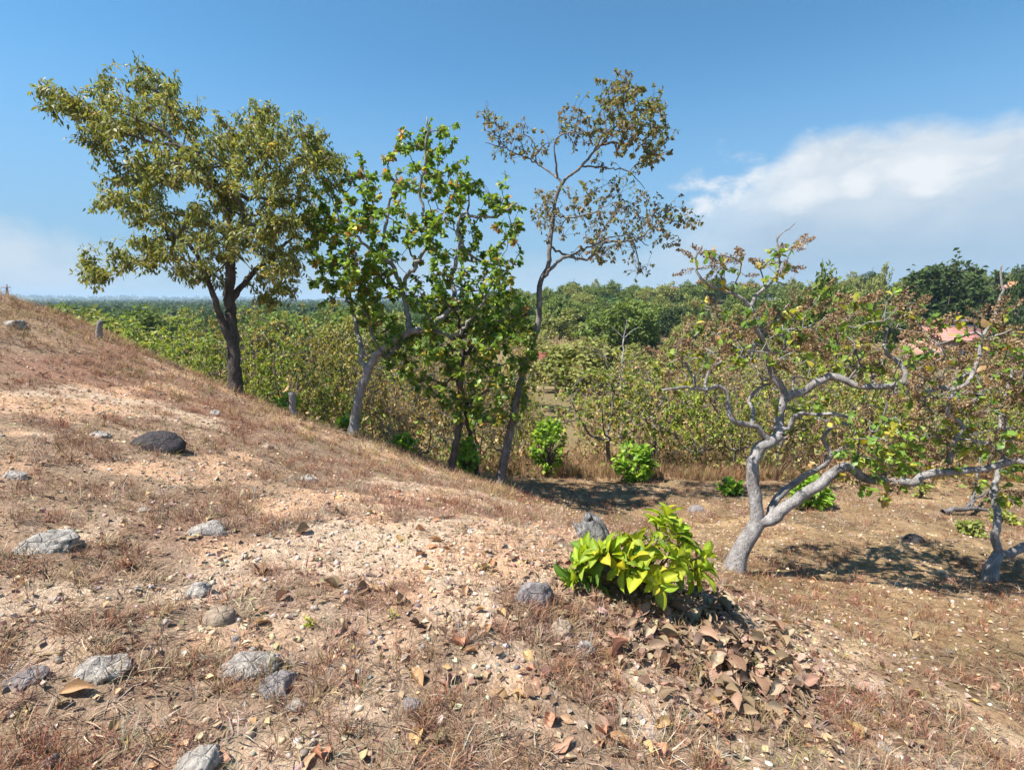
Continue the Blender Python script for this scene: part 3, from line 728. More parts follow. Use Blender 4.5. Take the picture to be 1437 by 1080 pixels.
PAL_SPARSE = [(.30, .10, .17, .03), (.28, .15, .22, .035), (.18, .26, .28, .05), (.10, .33, .29, .05), (.07, .07, .12, .025), (.03, .30, .18, .06), (.04, .22, .14, .07)]
def tree_sinuous():
    root, o, t = root_at(1030, 803, 'cashew_tree', 'sprawling pale grey cashew tree with sinuous low limbs and dry brown flower heads')
    sk = Skel(); b = o - np.array([0, 0, .06])
    sk.poly([b] + pl([(1034, 785), (1046, 762), (1063, 733)], t), .086, .074, .05, wob=.002); main = [[sk.chain]]
    def limb(pts, r0, r1, step=.06, wob=.007):
        ids = sk.poly(pl(pts, t), r0, r1, step, wob=wob); main.append([sk.chain]); return ids
    limb([(1063, 735), (1060, 702), (1056, 655), (1062, 634), (1080, 622), (1094, 611)], .066, .056)
    limb([(1094, 611), (1093, 590, .05), (1097, 570, .05), (1102, 558, .05)], .052, .042)
    limb([(1102, 558, .05), (1098, 545, .05), (1086, 530, .05), (1081, 513, .05), (1073, 486, 0), (1062, 458, -.05), (1052, 430, -.05)], .040, .022)
    limb([(1052, 430, -.05), (1036, 416, -.1), (1015, 408, -.1), (998, 402, -.15), (982, 388, -.2), (976, 365, -.2), (985, 345, -.2)], .020, .008)
    limb([(1053, 430, -.05), (1064, 412, 0), (1080, 400, .1), (1090, 385, .1), (1093, 360, .15), (1091, 330, .15)], .020, .008)
    limb([(1091, 338, .15), (1100, 325, .1), (1115, 314, .05)], .008, .005)
    limb([(1085, 397, .1), (1105, 400, .3), (1115, 385, .4), (1122, 368, .5)], .009, .005)
    limb([(1030, 412, -.1), (1035, 390, -.3), (1040, 372, -.4), (1030, 362, -.5), (1010, 358, -.6)], .009, .005)
    limb([(1102, 558, .05), (1123, 551, 0), (1139, 540, -.05), (1171, 529, -.1), (1199, 539, -.15), (1239, 543, -.2), (1271, 536, -.25), (1294, 552, -.25), (1322, 542, -.3)], .044, .022)
    limb([(1270, 536, -.25), (1267, 515, -.2), (1247, 497, -.15), (1241, 478, -.1), (1248, 455, -.1)], .028, .012)
    limb([(1322, 542, -.3), (1345, 545, -.35), (1362, 530, -.35), (1374, 500, -.3), (1378, 475, -.3), (1395, 448, -.2), (1404, 415, -.2), (1405, 372, -.2)], .022, .008)
    limb([(1378, 478, -.3), (1400, 470, -.4), (1420, 462, -.5)], .012, .007)
    limb([(1234, 543, -.2), (1225, 525, .1), (1238, 510, .3), (1232, 490, .4)], .014, .007)
    limb([(1098, 606), (1108, 600, -.05), (1114, 584, -.1), (1125, 580, -.15), (1145, 582, -.2), (1168, 580, -.3), (1190, 585, -.4)], .030, .012)
    limb([(1082, 620), (1066, 604, -.02), (1054, 597, -.05), (1030, 591, -.1), (1023, 580, -.1), (1021, 555, -.1), (1008, 542, -.1), (990, 547, -.15), (975, 545, -.2), (955, 543, -.25), (930, 547, -.3)], .034, .010)
    limb([(1054, 597, -.05), (1057, 575, .1), (1050, 564, .15), (1060, 549, .2), (1070, 542, .25), (1082, 538, .3)], .024, .012)
    limb([(1067, 542, .25), (1066, 525, .3), (1058, 514, .35)], .012, .006)
    limb([(992, 546, -.15), (992, 528, -.1), (1000, 514, -.05), (1012, 508, 0), (1005, 495, .1), (985, 488, .2)], .016, .007)
    limb([(1064, 732), (1082, 729, -.05), (1103, 710, -.1), (1139, 687, -.2), (1175, 659, -.3), (1188, 655, -.3), (1207, 667, -.3), (1227, 674, -.32), (1247, 674, -.35), (1275, 677, -.4), (1302, 665, -.4), (1338, 661, -.45), (1378, 659, -.5), (1415, 648, -.6), (1450, 648, -.7)], .058, .026)
    limb([(1078, 729, -.03), (1082, 714, .05), (1091, 698, .1), (1119, 675, .15), (1150, 656, .15), (1163, 645, .15), (1163, 630, .15), (1154, 616, .15), (1163, 603, .15), (1175, 594, .15), (1190, 596, .15)], .042, .014)
    limb([(1163, 642, .15), (1176, 632, .1), (1195, 625, 0), (1208, 612, -.1)], .020, .009)
    limb([(1330, 661, -.45), (1332, 645, -.4), (1340, 617, -.4), (1352, 600, -.4), (1345, 590, -.4), (1330, 581, -.4), (1333, 560, -.4), (1345, 545, -.3)], .030, .012)
    limb([(1340, 618, -.4), (1365, 618, -.5), (1390, 622, -.6), (1405, 632, -.7)], .012, .006)
    limb([(1108, 545, .05), (1115, 530, .3), (1130, 530, .5), (1145, 540, .6)], .012, .006)
    limb([(1062, 458, -.05), (1090, 470, .4), (1120, 462, .6), (1145, 455, .7), (1165, 440, .8)], .014, .007)
    limb([(1076, 495, 0), (1100, 495, .4), (1130, 490, .6), (1160, 478, .7), (1180, 465, .7)], .016, .007)
    limb([(1084, 520, .05), (1096, 500, .3), (1101, 478, .4), (1098, 455, .5)], .015, .007)
    sk.skip = 8
    brown, green = [], []
    def grow(poly, n, mind, tt, th, brn, gaps=()):
        for c in sorted(clumps(poly, n, mind, tt, th, gaps, 3), key=lambda c: min(np.linalg.norm(c - p) for p in sk.P[::6])):
            nd = sk.reach(c, .3, .08, .016, .08); k0 = len(sk.tips); sk.tips.append(nd); sk.twigs(nd, 2, .17, .08, .2)
            for i in sk.tips[k0:]: (brown if RNG.uniform() < brn else green).append(i)
    grow([(968, 368), (1000, 345), (1032, 368), (1048, 400), (1020, 412), (978, 405)], 7, 18, t - .15, .3, .85)
    grow([(1064, 368), (1092, 340), (1112, 345), (1108, 375), (1078, 395)], 6, 14, t, .3, .9)
    grow([(950, 445), (1060, 440), (1120, 420), (1220, 420), (1260, 450), (1250, 520), (1180, 525), (1100, 510), (1000, 520), (940, 560), (930, 500)], 74, 19, t + .1, .9, .80, [(1060, 470, 12)])
    grow([(1220, 420), (1300, 430), (1360, 450), (1437, 440), (1437, 560), (1330, 600), (1240, 560), (1230, 490)], 60, 19, t - .2, .7, .80)
    grow([(1130, 580), (1240, 590), (1330, 600), (1430, 590), (1437, 640), (1340, 655), (1230, 660), (1180, 640)], 32, 22, t - .3, .6, .5)
    grow([(1190, 640), (1260, 620), (1290, 655), (1250, 700), (1215, 712), (1190, 680)], 9, 16, t - .35, .25, .05)
    grow([(1080, 560), (1150, 560), (1160, 610), (1110, 610)], 5, 18, t + .2, .3, .4)
    sk.radii(.0042, 2.3)
    L = leaves_at(sk, 'rosette', 7.5, (.05, .098), PAL_SPARSE, .9, .3, green)
    L2 = leaves_at(sk, 'rosette', 1.2, (.06, .11), PAL_SPARSE, .9, .4, brown)
    finish_tree(root, sk, main, o, M_BARK_GREY, M_BARK_GREY, [L, L2], M_LEAF, LP_CASHEW, 300, .6, .07)
    add_panicles(root, o, sk, brown, (.12, .24))
tree_sinuous()

def tree_edge():
    root, o, t = root_at(1390, 812, 'cashew_tree', 'pale grey cashew tree forking low into a thick level limb and an upright stem')
    sk = Skel(); b = o - np.array([0, 0, .05])
    sk.poly([b] + pl([(1392, 795), (1402, 776)], t), .062, .05, .05, wob=.002); main = [[sk.chain]]
    def limb(pts, r0, r1):
        sk.poly(pl(pts, t), r0, r1, .06, wob=.007); main.append([sk.chain])
    limb([(1402, 776), (1396, 757), (1399, 735), (1400, 715, .1), (1394, 690, .2), (1402, 660, .3), (1412, 625, .4), (1405, 590, .5), (1412, 550, .6), (1425, 510, .6)], .04, .014)
    limb([(1402, 776), (1418, 777), (1437, 766), (1470, 755), (1510, 730), (1540, 690), (1560, 640)], .044, .026)
    limb([(1412, 625, .4), (1435, 600, .3), (1460, 570, .2)], .02, .01)
    limb([(1540, 690), (1500, 650, .2), (1480, 600, .3), (1490, 540, .3)], .03, .014)
    limb([(1560, 640), (1600, 600), (1640, 560)], .03, .014)
    sk.skip = 6
    brown, green = [], []
    def grow(poly, n, mind, tt, th, brn):
        for c in sorted(clumps(poly, n, mind, tt, th, [], 3), key=lambda c: min(np.linalg.norm(c - p) for p in sk.P[::6])):
            nd = sk.reach(c, .3, .08, .016, .08); k0 = len(sk.tips); sk.tips.append(nd); sk.twigs(nd, 2, .17, .08, .2)
            for i in sk.tips[k0:]: (brown if RNG.uniform() < brn else green).append(i)
    grow([(1380, 500), (1437, 470), (1520, 460), (1640, 520), (1620, 620), (1540, 660), (1437, 640), (1390, 600)], 60, 24, t + .2, .9, .68)
    grow([(1360, 660), (1437, 650), (1437, 710), (1400, 730), (1375, 715)], 7, 14, t + .25, .3, .2)
    sk.radii(.0042, 2.3)
    L = leaves_at(sk, 'rosette', 7.5, (.05, .10), PAL_SPARSE, .9, .3, green); L2 = leaves_at(sk, 'rosette', 1.2, (.06, .11), PAL_SPARSE, .9, .4, brown)
    finish_tree(root, sk, main, o, M_BARK_GREY, M_BARK_GREY, [L, L2], M_LEAF, LP_CASHEW, 150, .5, .07)
    add_panicles(root, o, sk, brown, (.12, .24))
tree_edge()

# ------------------------------------------------------------------ thicket and woodland trees
def proto_tree(name, pal, ncl, nleaf, Lr, bark, leafmat, seed, trunk_h=.3, dome=1.0, spread=.25, leaves=None, twiggy=2, mode='rosette'):
    """a tree of height 1 and crown width about 1.1, at the origin"""
    sk = Skel(); H = 4.0
    sk.poly([(0, 0, -.1), (.05, .02, H * trunk_h * .5), (RNG.uniform(-.2, .2), RNG.uniform(-.2, .2), H * trunk_h)], .09, .07, .15); main = [[sk.chain]]
    top = sk.P[-1]
    for k in range(4):
        a = k * 1.57 + RNG.uniform(-.5, .5)
        q = top + np.array([math.cos(a) * .9, math.sin(a) * .9, .5]); e = top + np.array([math.cos(a) * 1.5, math.sin(a) * 1.5, 1.2 + RNG.uniform(0, .6)])
        sk.poly([top, (top + q) / 2 + RNG.normal(0, .1, 3), q, e], .05, .02, .15); main[0].append(sk.chain)
    sk.skip = 5
    for _ in range(ncl):
        d = rvec(1)[0]; d[2] = abs(d[2]) * 1.0 - .25 * RNG.uniform() ; r = RNG.uniform(.45, 1) ** .5
        lump = .75 + .5 * float(vnoise(d[0] * 2 + seed, d[1] * 2, seed, d[2] * 2))
        c = np.array([d[0] * 2.2 * r * lump, d[1] * 2.2 * r * lump, H * trunk_h + .25 + max(0.0, d[2] + .2) * (H * (1 - trunk_h)) * .92 * r * dome * lump])
        n = sk.reach(c, .3, .25, .03, .08); sk.tips.append(n); sk.twigs(n, twiggy, spread * 1.5, .2, .2)
    sk.radii(.008, 2.3)
    L = leaves_at(sk, mode, nleaf, Lr, pal, .9, .3)
    root = obj(name, None)
    finish_tree(root, sk, main, np.zeros(3), bark, M_TWIG, [L], leafmat, leaves or LP_QUAD, 0, .3)
    return root
G1 = [(.4, .11, .17, .032), (.3, .16, .215, .04), (.15, .07, .11, .025), (.15, .24, .25, .055)]
G2 = [(.35, .16, .165, .045), (.25, .22, .195, .065), (.2, .11, .13, .035), (.2, .26, .20, .09)]
G3 = [(.28, .25, .165, .085), (.22, .15, .14, .045), (.22, .20, .12, .065), (.18, .16, .17, .045), (.1, .31, .21, .07)]
G4 = [(.34, .125, .175, .035), (.26, .20, .235, .045), (.18, .27, .25, .065), (.14, .24, .15, .075), (.08, .07, .10, .027)]
PT = {
 'green': [proto_tree('thicket_tree', G1, 120, 8, (.11, .19), M_TWIG, M_LEAF, 1, .2), proto_tree('thicket_tree', G1, 110, 8, (.10, .18), M_TWIG, M_LEAF, 2, .16, .9)],
 'olive': [proto_tree('thicket_tree', G2, 120, 8, (.10, .17), M_TWIG, M_LEAFDARK, 3, .2), proto_tree('thicket_tree', G2, 120, 8, (.10, .17), M_TWIG, M_LEAFDARK, 4, .15, .95)],
 'brown': [proto_tree('thicket_tree', G3, 95, 6, (.09, .16), M_TWIG, M_LEAFDARK, 5, .2, .95), proto_tree('thicket_tree', G3, 90, 5, (.09, .16), M_TWIG, M_LEAFDARK, 6, .25)],
 'open': [proto_tree('orchard_tree', G4, 95, 8, (.11, .19), M_BARK_MID, M_LEAF, 7, .32, .95), proto_tree('orchard_tree', G4, 80, 8, (.11, .19), M_BARK_MID, M_LEAF, 8, .36, .9), proto_tree('orchard_tree', G4, 70, 9, (.10, .17), M_BARK_MID, M_LEAF, 9, .3, .8)],
}
F1 = [(.5, .095, .13, .035), (.3, .13, .165, .042), (.2, .06, .09, .027)]
F2 = [(.5, .155, .17, .055), (.3, .20, .20, .075), (.2, .11, .125, .042)]
F3 = [(.5, .035, .058, .02), (.3, .05, .075, .024), (.2, .025, .04, .016)]
F4 = [(.4, .25, .185, .115), (.3, .19, .155, .08), (.3, .30, .215, .14)]
PF = {
 'wood': [proto_tree('woodland_tree', F1, 110, 9, (.25, .42), M_TWIG, M_FAR, 11, .16, 1, .35, None, 2, .4), proto_tree('woodland_tree', F1, 100, 9, (.25, .42), M_TWIG, M_FAR, 12, .2, 1, .35, None, 2, .4)],
 'pale': [proto_tree('woodland_tree', F2, 100, 9, (.22, .4), M_TWIG, M_FAR, 13, .14, .95, .35, None, 2, .4), proto_tree('woodland_tree', F2, 100, 8, (.22, .4), M_TWIG, M_FAR, 14, .18, .9, .35, None, 2, .4)],
 'dark': [proto_tree('woodland_tree', F3, 150, 10, (.22, .38), M_TWIG, M_FAR, 15, .12, 1, .35, None, 2, .35)],
 'scrub': [proto_tree('scrub_bush', F4, 80, 6, (.14, .28), M_TWIG, M_FAR, 17, .12, .9, .3, None, 3, .3), proto_tree('scrub_bush', F4, 70, 6, (.14, .26), M_TWIG, M_FAR, 18, .1, .85, .3, None, 3, .3)],
}
G5 = [(.4, .20, .25, .04), (.3, .15, .21, .035), (.3, .27, .29, .06)]
G6 = [(.4, .24, .19, .13), (.3, .17, .14, .09), (.3, .15, .16, .06)]
PT['lime'] = [proto_tree('orchard_tree', G5, 85, 8, (.11, .19), M_TWIG, M_LEAF, 21, .24, .9)]
PT['bare'] = [proto_tree('orchard_tree', G6, 75, 2.2, (.08, .14), M_BARK_MID, M_LEAFDARK, 22, .28, .95, .35, None, 4), proto_tree('orchard_tree', G6, 60, 2.0, (.08, .14), M_BARK_MID, M_LEAFDARK, 23, .3, .9, .35, None, 4)]
_used = {}; _dim = {}
def put_tree(proto, px, top, t, wpx, label, group, name=None, cat='tree', rot=None, sink=0.0):
    """stand a tree at picture column px, depth t; crown top at row top, crown width wpx"""
    d = rdir(px, 425); x = d[0] * t; y = d[1] * t; z = float(gz(x, y)) - sink
    ztop = CAMZ + rdir(px, top)[2] * t; h = max(.6, ztop - z); w = wpx / FPX * t
    if id(proto) not in _dim:
        me = [c for c in proto.children if c.name.startswith('crown')][0].data; co = np.empty(len(me.vertices) * 3, np.float32); me.vertices.foreach_get('co', co); co = co.reshape(-1, 3)
        _dim[id(proto)] = (float(np.percentile(co[:, 2], 99.5)), 2 * float(np.percentile(np.hypot(co[:, 0], co[:, 1]), 95)))
    ph, pw = _dim[id(proto)]
    if id(proto) in _used: o = copy_tree(proto)
    else: o = proto; _used[id(proto)] = 1
    o.location = (x, y, z); sx = w / pw * RNG.uniform(1.0, 1.15); o.scale = (sx, sx * RNG.uniform(.9, 1.15), h / ph)
    o.rotation_euler = (0, 0, RNG.uniform(0, 6.283) if rot is None else rot)
    if name: o.name = name
    tag(o, label, cat, group); return o
def P_(d, k): return PT[d][k % len(PT[d])]
LBL = {'green': 'bushy green tree crowding the thicket behind the ridge', 'olive': 'bushy olive tree with yellowing leaves crowding the thicket behind the ridge', 'brown': 'half-dry brownish scrub tree in the thicket below the slope'}
THICKET = [(168, 446, 19, 130, 'green'), (205, 436, 23, 150, 'green'), (262, 428, 20, 140, 'green'), (240, 455, 14, 120, 'green'), (300, 440, 17, 120, 'olive'), (290, 470, 13, 110, 'green'),
 (352, 430, 19, 140, 'olive'), (372, 442, 14.5, 150, 'olive'), (398, 470, 12.5, 110, 'green'), (430, 428, 16, 150, 'olive'), (455, 470, 12.6, 110, 'olive'), (480, 440, 15, 130, 'olive'), (345, 485, 12, 90, 'olive'),
 (520, 500, 12.2, 120, 'brown'), (560, 450, 15, 140, 'olive'), (590, 520, 12, 110, 'brown'), (625, 470, 14, 130, 'brown'), (550, 540, 11.5, 80, 'brown'), (680, 480, 15, 120, 'olive'), (715, 530, 12.6, 90, 'brown'), (745, 540, 13.6, 70, 'olive'), (660, 545, 12.8, 80, 'brown'), (465, 520, 11.8, 80, 'green'),
 (640, 430, 24, 150, 'olive'), (700, 440, 27, 130, 'olive'), (540, 432, 25, 150, 'green')]
LBL['bare'] = 'twiggy half-leafless bush in the thicket behind the ridge'; LBL['lime'] = 'fresh lime green bush in the thicket behind the ridge'
for k, (px, top, t, w, d) in enumerate(THICKET):
    if k in (7, 14, 17, 21): d = 'bare'
    if k in (3, 12, 20): d = 'lime'
    put_tree(P_(d, k), px, top + RNG.uniform(-6, 14), t, w * RNG.uniform(.85, 1.1), LBL[d], d + ' trees of the thicket', sink=.25)
LBL_OPEN = 'low cashew tree with mottled green and yellow leaves beyond the clearing'
OPEN = [(858, 520, 13.6, 150), (925, 505, 14.6, 130), (985, 535, 13.2, 120), (1045, 560, 13.4, 110), (880, 478, 19, 150), (960, 470, 20, 160), (1040, 462, 19, 160), (1110, 520, 14.2, 120), (1130, 455, 21, 160), (1195, 470, 17, 150), (1240, 520, 14.0, 130), (1300, 470, 18.5, 150), (1330, 530, 14.5, 140), (1400, 480, 16.5, 150), (1420, 545, 13.5, 120), (1180, 560, 13.2, 90), (1480, 500, 14, 150), (1380, 575, 12.6, 90)]
NEARBY = {0: 'just behind the round bright green bush', 2: 'directly behind the low spreading green bush', 3: 'seen through the left limbs of the sprawling grey cashew', 10: 'behind the dense green shrub and level grey limb', 14: 'behind the low-forking pale cashew', 1: 'between the round bush and the sprawling grey cashew'}
OK_ = {'open': ('low mottled green cashew tree', 'mottled cashew trees beyond the clearing'), 'lime': ('fresh lime green leafy tree', 'lime green trees beyond the clearing'), 'bare': ('half-leafless grey-brown twiggy tree', 'twiggy trees beyond the clearing')}
for k, (px, top, t, w) in enumerate(OPEN):
    kd = ('open', 'open', 'lime', 'open', 'bare', 'open', 'bare')[k % 7]; lab, grp = OK_[kd]
    put_tree(P_(kd, k), px, top + RNG.uniform(-14, 16), t, w * RNG.uniform(.85, 1.1), lab + ' ' + NEARBY.get(k, 'in the scrub beyond the clearing'), None if k in NEARBY else grp, sink=.1)
BROWNR = [(1010, 600, 14.4, 60), (1150, 590, 14.8, 90), (1085, 585, 15.5, 90), (930, 600, 15.2, 70), (1270, 585, 15.8, 100), (1360, 600, 15.5, 90), (835, 590, 14.6, 45), (1210, 500, 20, 120), (1080, 490, 24, 120), (990, 490, 25, 110), (1000, 610, 13.8, 45), (1075, 605, 13.6, 60), (1165, 615, 13.4, 50)]
for k, (px, top, t, w) in enumerate(BROWNR): put_tree(P_('brown', k), px, top, t, w, 'half-dry brownish scrub bush among the cashews beyond the clearing', 'dry bushes beyond the clearing', 'scrub_bush', 'bush', sink=.2)

# valley scrub and woodland
def Pf(d, k): return PF[d][k % len(PF[d])]
k = 0
for i in range(170):                                         # dry scrub of the valley floor
    t = RNG.uniform(34, 100); px = RNG.uniform(735, 1460)
    if (762 < px < 803 or 1275 < px < 1395) and t < (62 if px < 900 else 70): continue
    y = 425 + (rdir(0, 425)[2] - (-7 - CAMZ) / 1) * 0
    zt = -7 + RNG.uniform(1.2, 2.8); v = (zt - CAMZ) / t; py = 422 - v * FPX * 1.0
    green = RNG.uniform() < .35
    put_tree(Pf('pale' if green else 'scrub', i), px, py, t, RNG.uniform(3, 5.5) / t * FPX, 'small green bush scattered over the dry valley floor' if green else 'dry pinkish brown bush scattered over the valley floor', 'green bushes of the valley floor' if green else 'dry bushes of the valley floor', 'scrub_bush', 'bush', sink=.2)
GAP = [(742, 66), (751, 72), (763, 68), (772, 78), (783, 66), (792, 74), (803, 68), (815, 63), (826, 70), (838, 62), (850, 74), (778, 92), (798, 96), (818, 90), (840, 95), (758, 94), (812, 50), (826, 44), (838, 52), (820, 36), (848, 40), (866, 58), (884, 64)]
for i, (px, t) in enumerate(GAP):
    d = rdir(px, 425); z = float(gz(d[0] * t, d[1] * t)); h = RNG.uniform(2.2, 4.0); gr = i % 3 == 1
    put_tree(Pf('pale' if gr else 'scrub', i), px, 422 - (z + h - CAMZ) / t * FPX, t, RNG.uniform(3.5, 6) / t * FPX, 'leafy green shrub around the white garden wall' if gr else 'dry brown shrub around the white garden wall', 'green shrubs around the garden wall' if gr else 'dry shrubs around the garden wall', 'scrub_bush', 'bush', sink=.2)
for i in range(190):                                        # woodland across the valley
    t = RNG.uniform(88, 260); px = RNG.uniform(640, 1500)
    d = rdir(px, 425); z = float(gz(d[0] * t, d[1] * t)); h = RNG.uniform(5.0, 9.0); py = 422 - (z + h - CAMZ) / t * FPX
    u = RNG.uniform(); kind = 'wood' if u < .52 else 'pale' if u < .88 else 'dark'
    put_tree(Pf(kind, i), px, py, t, RNG.uniform(6, 10) / t * FPX, {'wood': 'round green tree of the woodland across the valley', 'pale': 'pale green bushy tree of the woodland across the valley', 'dark': 'dark green dense tree of the woodland across the valley'}[kind], kind + ' trees across the valley', sink=.4)
for i in range(26):                                         # trees on the low ground behind the left thicket
    t = RNG.uniform(34, 110); px = RNG.uniform(30, 560)
    d = rdir(px, 425); z = float(gz(d[0] * t, d[1] * t)); h = RNG.uniform(5.5, 8.2); py = 422 - (z + h - CAMZ) / t * FPX
    put_tree(Pf('wood' if i % 3 else 'pale', i), px, max(py, 428), t, RNG.uniform(7, 11) / t * FPX, 'leafy tree on the low ground beyond the thicket', 'trees on the low ground beyond the thicket', sink=.4)
put_tree(PF['dark'][0], 1322, 371, 92, 118, 'large domed dark green tree standing above the woodland skyline', None, sink=.3)
put_tree(PF['dark'][0], 1452, 360, 80, 60, 'dense dark tree beside the orange-roofed house', None, sink=.3)
put_tree(PF['dark'][0], 806, 396, 210, 20, 'small dark tree standing out on the skyline over the valley', None, sink=.3)
put_tree(PF['dark'][0], 1006, 389, 190, 24, 'dark rounded tree on the skyline next to the pink house', None, sink=.3)
put_tree(PF['wood'][0], 1150, 380, 48, 95, 'tall bushy green tree rising behind the sprawling pale grey cashew', None, sink=.3)
put_tree(PF['pale'][0], 1235, 374, 120, 40, 'thin-crowned grey green tree poking above the skyline', None, sink=.3)
put_tree(PF['wood'][1], 872, 425, 70, 100, 'large dark-shadowed green tree at the edge of the dry valley floor', None, sink=.3)
#@@OBJECTS
# ------------------------------------------------------------------ rocks
def ico(sub):
    import bmesh
    bm = bmesh.new(); bmesh.ops.create_icosphere(bm, subdivisions=sub, radius=1.0); bm.verts.ensure_lookup_table()
    V = np.array([v.co[:] for v in bm.verts]); F = np.array([[v.index for v in f.verts] for f in bm.faces]); bm.free(); return V, F
ICO4, ICO3, ICO1 = ico(4), ico(3), ico(1)
def rock_mesh(seed, sx, sy, sz, ang=.5, rough=.12, angular=9):
    V, F = ICO4 if sx > .05 else ICO3; V = V.copy(); r = np.random.default_rng(seed)
    for _ in range(angular):                                # chop flat faces
        n = r.normal(size=3); n[2] = abs(n[2]) * .9 + .1; n /= np.linalg.norm(n); d = r.uniform(.55, .85)
        e = V @ n - d; V = V - np.clip(e, 0, None)[:, None] * n * min(1.0, ang * 1.8)
    nz = fbm(V[:, 0] * 1.6 + seed, V[:, 1] * 1.6, 4, seed, V[:, 2] * 1.6) - .5
    n2 = fbm(V[:, 0] * 6 + seed, V[:, 1] * 6, 3, seed + 5, V[:, 2] * 6) - .5
    n3 = fbm(V[:, 0] * 14 + seed, V[:, 1] * 14, 2, seed + 9, V[:, 2] * 14) - .5
    V = V * (1 + rough * 3.2 * nz + rough * 1.5 * n2 + rough * .6 * n3)[:, None]
    return make_mesh('rock', V * np.array([sx, sy, sz]), F, None, True)
M_ROCK_PALE = rock_mat('rock_pale', (.52, .475, .42), (.23, .20, .175), (.09, .08, .072), .55)
M_ROCK_GREY = rock_mat('rock_grey', (.34, .30, .29), (.17, .15, .145), (.09, .08, .08), .55)
M_ROCK_DARK = rock_mat('rock_dark', (.085, .075, .078), (.035, .031, .033), (.16, .145, .14), .60)
M_ROCK_TAN = rock_mat('rock_tan', (.44, .34, .25), (.27, .20, .15), (.20, .15, .12), .60)
MR = {'p': M_ROCK_PALE, 'g': M_ROCK_GREY, 'd': M_ROCK_DARK, 't': M_ROCK_TAN}
ROCKS = [ # px, py of the middle, width px, height/width, material, angularity, label
 (212, 616, 76, .52, 'd', .15, 'large dark rounded boulder half sunk in the dry slope'),
 (286, 740, 60, .55, 'p', .4, 'pale grey hump of rock poking out of dry grass below the dark boulder'),
 (46, 764, 80, .45, 'p', .6, 'broad pale rock with a dark broken end lying in red grass'),
 (270, 828, 42, .65, 'p', .7, 'knobbly white rock with dark hollows just above a smooth round stone'),
 (303, 866, 44, .72, 't', .15, 'smooth rounded greyish tan stone with a green sprout at its foot'),
 (132, 938, 72, .58, 'p', .8, 'cracked white block of stone with a black shaded underside'),
 (28, 957, 50, .5, 'g', .8, 'grey wedge-shaped stone with a dark face next to the cracked white block'),
 (338, 936, 84, .42, 'p', .5, 'low whitish slab of rock flush with the sandy ground'),
 (388, 960, 58, .62, 'g', .9, 'angular purple grey rock with sharp edges beside the whitish slab'),
 (413, 990, 30, .7, 'p', .6, 'small bright white rock at the foot of the angular grey one'),
 (262, 1074, 72, .45, 'p', .7, 'flat-topped pale rock with a yellow dead leaf against it'),
 (744, 833, 64, .75, 'g', .5, 'slanted dark grey stone beside the yellow-green sapling'),
 (786, 880, 40, .7, 't', .7, 'tan stone just below the slanted dark grey one'),
 (821, 908, 30, 1.1, 'p', .9, 'pale upright chip of stone at the edge of the leaf litter'),
 (137, 608, 26, .6, 'p', .5, 'small pale stone uphill of the dark boulder'),
 (432, 670, 24, .6, 'p', .6, 'small pale stone by a yellow weed on the slope'),
 (1287, 755, 30, .6, 'd', .3, 'black charred lump on the bare clearing'),
 (980, 692, 26, .5, 'g', .3, 'low brown-grey stone near the round green bushes'),
 (577, 990, 30, .8, 'g', .7, 'grey and white stone on bare sand'),
 (582, 1018, 12, .9, 'p', .5, 'tiny white stone below the grey and white one on bare sand'),
 (1243, 1049, 22, .8, 'p', .6, 'white-flecked stone lying in the grass of the lower slope'),
 (500, 906, 14, .9, 'g', .6, 'small grey pebble above the bare sand patch'),
 (480, 943, 13, .9, 't', .2, 'small rounded orange pebble on bare sand'),
 (66, 1068, 28, .7, 'g', .6, 'grey-blue stone in sand near the flat-topped pale rock'),
 (14, 450, 34, .6, 'p', .6, 'pale rock near the crest of the hillside'),
 (298, 578, 18, .6, 'p', .6, 'small white rock just below the forked tree'),
 (1012, 815, 20, .6, 't', .3, 'reddish clod at the foot of the sprawling grey cashew'),
 (645, 548 + 330, 12, .8, 'p', .6, 'tiny pale stone among dead leaves on the slope'),
 (20, 665, 30, .5, 'p', .6, 'flat pale stone on the upper left slope'), (200, 715, 20, .5, 'p', .5, 'pale chip of rock between the dark boulder and the grey hump'),
 (372, 625, 22, .5, 't', .5, 'flat tan stone right of the dark boulder'), (818, 1016, 20, .8, 't', .3, 'rounded pinkish stone below the leaf litter'),
]
for i, (px, py, w, asp, mk, ang, lab) in enumerate(ROCKS):
    p, t = ghit(px, py + w * asp * .33, 90, 9); w_ = w / FPX * t / 2
    o = obj('rock', rock_mesh(200 + i, w_, w_ * RNG.uniform(.7, .95), w_ * asp * 1.1, ang, .15 if ang > .3 else .06), MR[mk], None, p + np.array([0, w_ * .35, w_ * asp * .02]))
    o.rotation_euler = (RNG.uniform(-.15, .15), RNG.uniform(-.15, .15) + (.25 if px == 744 else 0), RNG.uniform(0, .6)); tag(o, lab, 'rock')

# ------------------------------------------------------------------ posts, stump, fallen branch
def post(px, py, toppy, wpx, mat, label, lean=0.0, tf=8.8):
    p, t = ghit(px, py, 90, tf); h = (py - toppy) / FPX * t * 1.05; r = wpx / FPX * t / 2
    sk = Skel(); sk.poly([p - np.array([0, 0, .15]), p + np.array([lean * h * .5, 0, h * .5]), p + np.array([lean * h, 0.0, h])], r * 1.05, r * .92, .04, wob=.003); sk.radii()
    V, F, _ = sk.tubes([1], p, None, .12, 9); tag(obj('wooden_post', make_mesh('wooden_post', V, F, None, True), mat, None, p), label, 'post')
post(411, 584, 551, 10, M_BARK_GREY, 'short weathered grey post at the ridge between the two trees', .03)
post(137, 474, 452, 8, M_BARK_GREY, 'pale broken post leaning on the upper ridge above the thicket', .3)

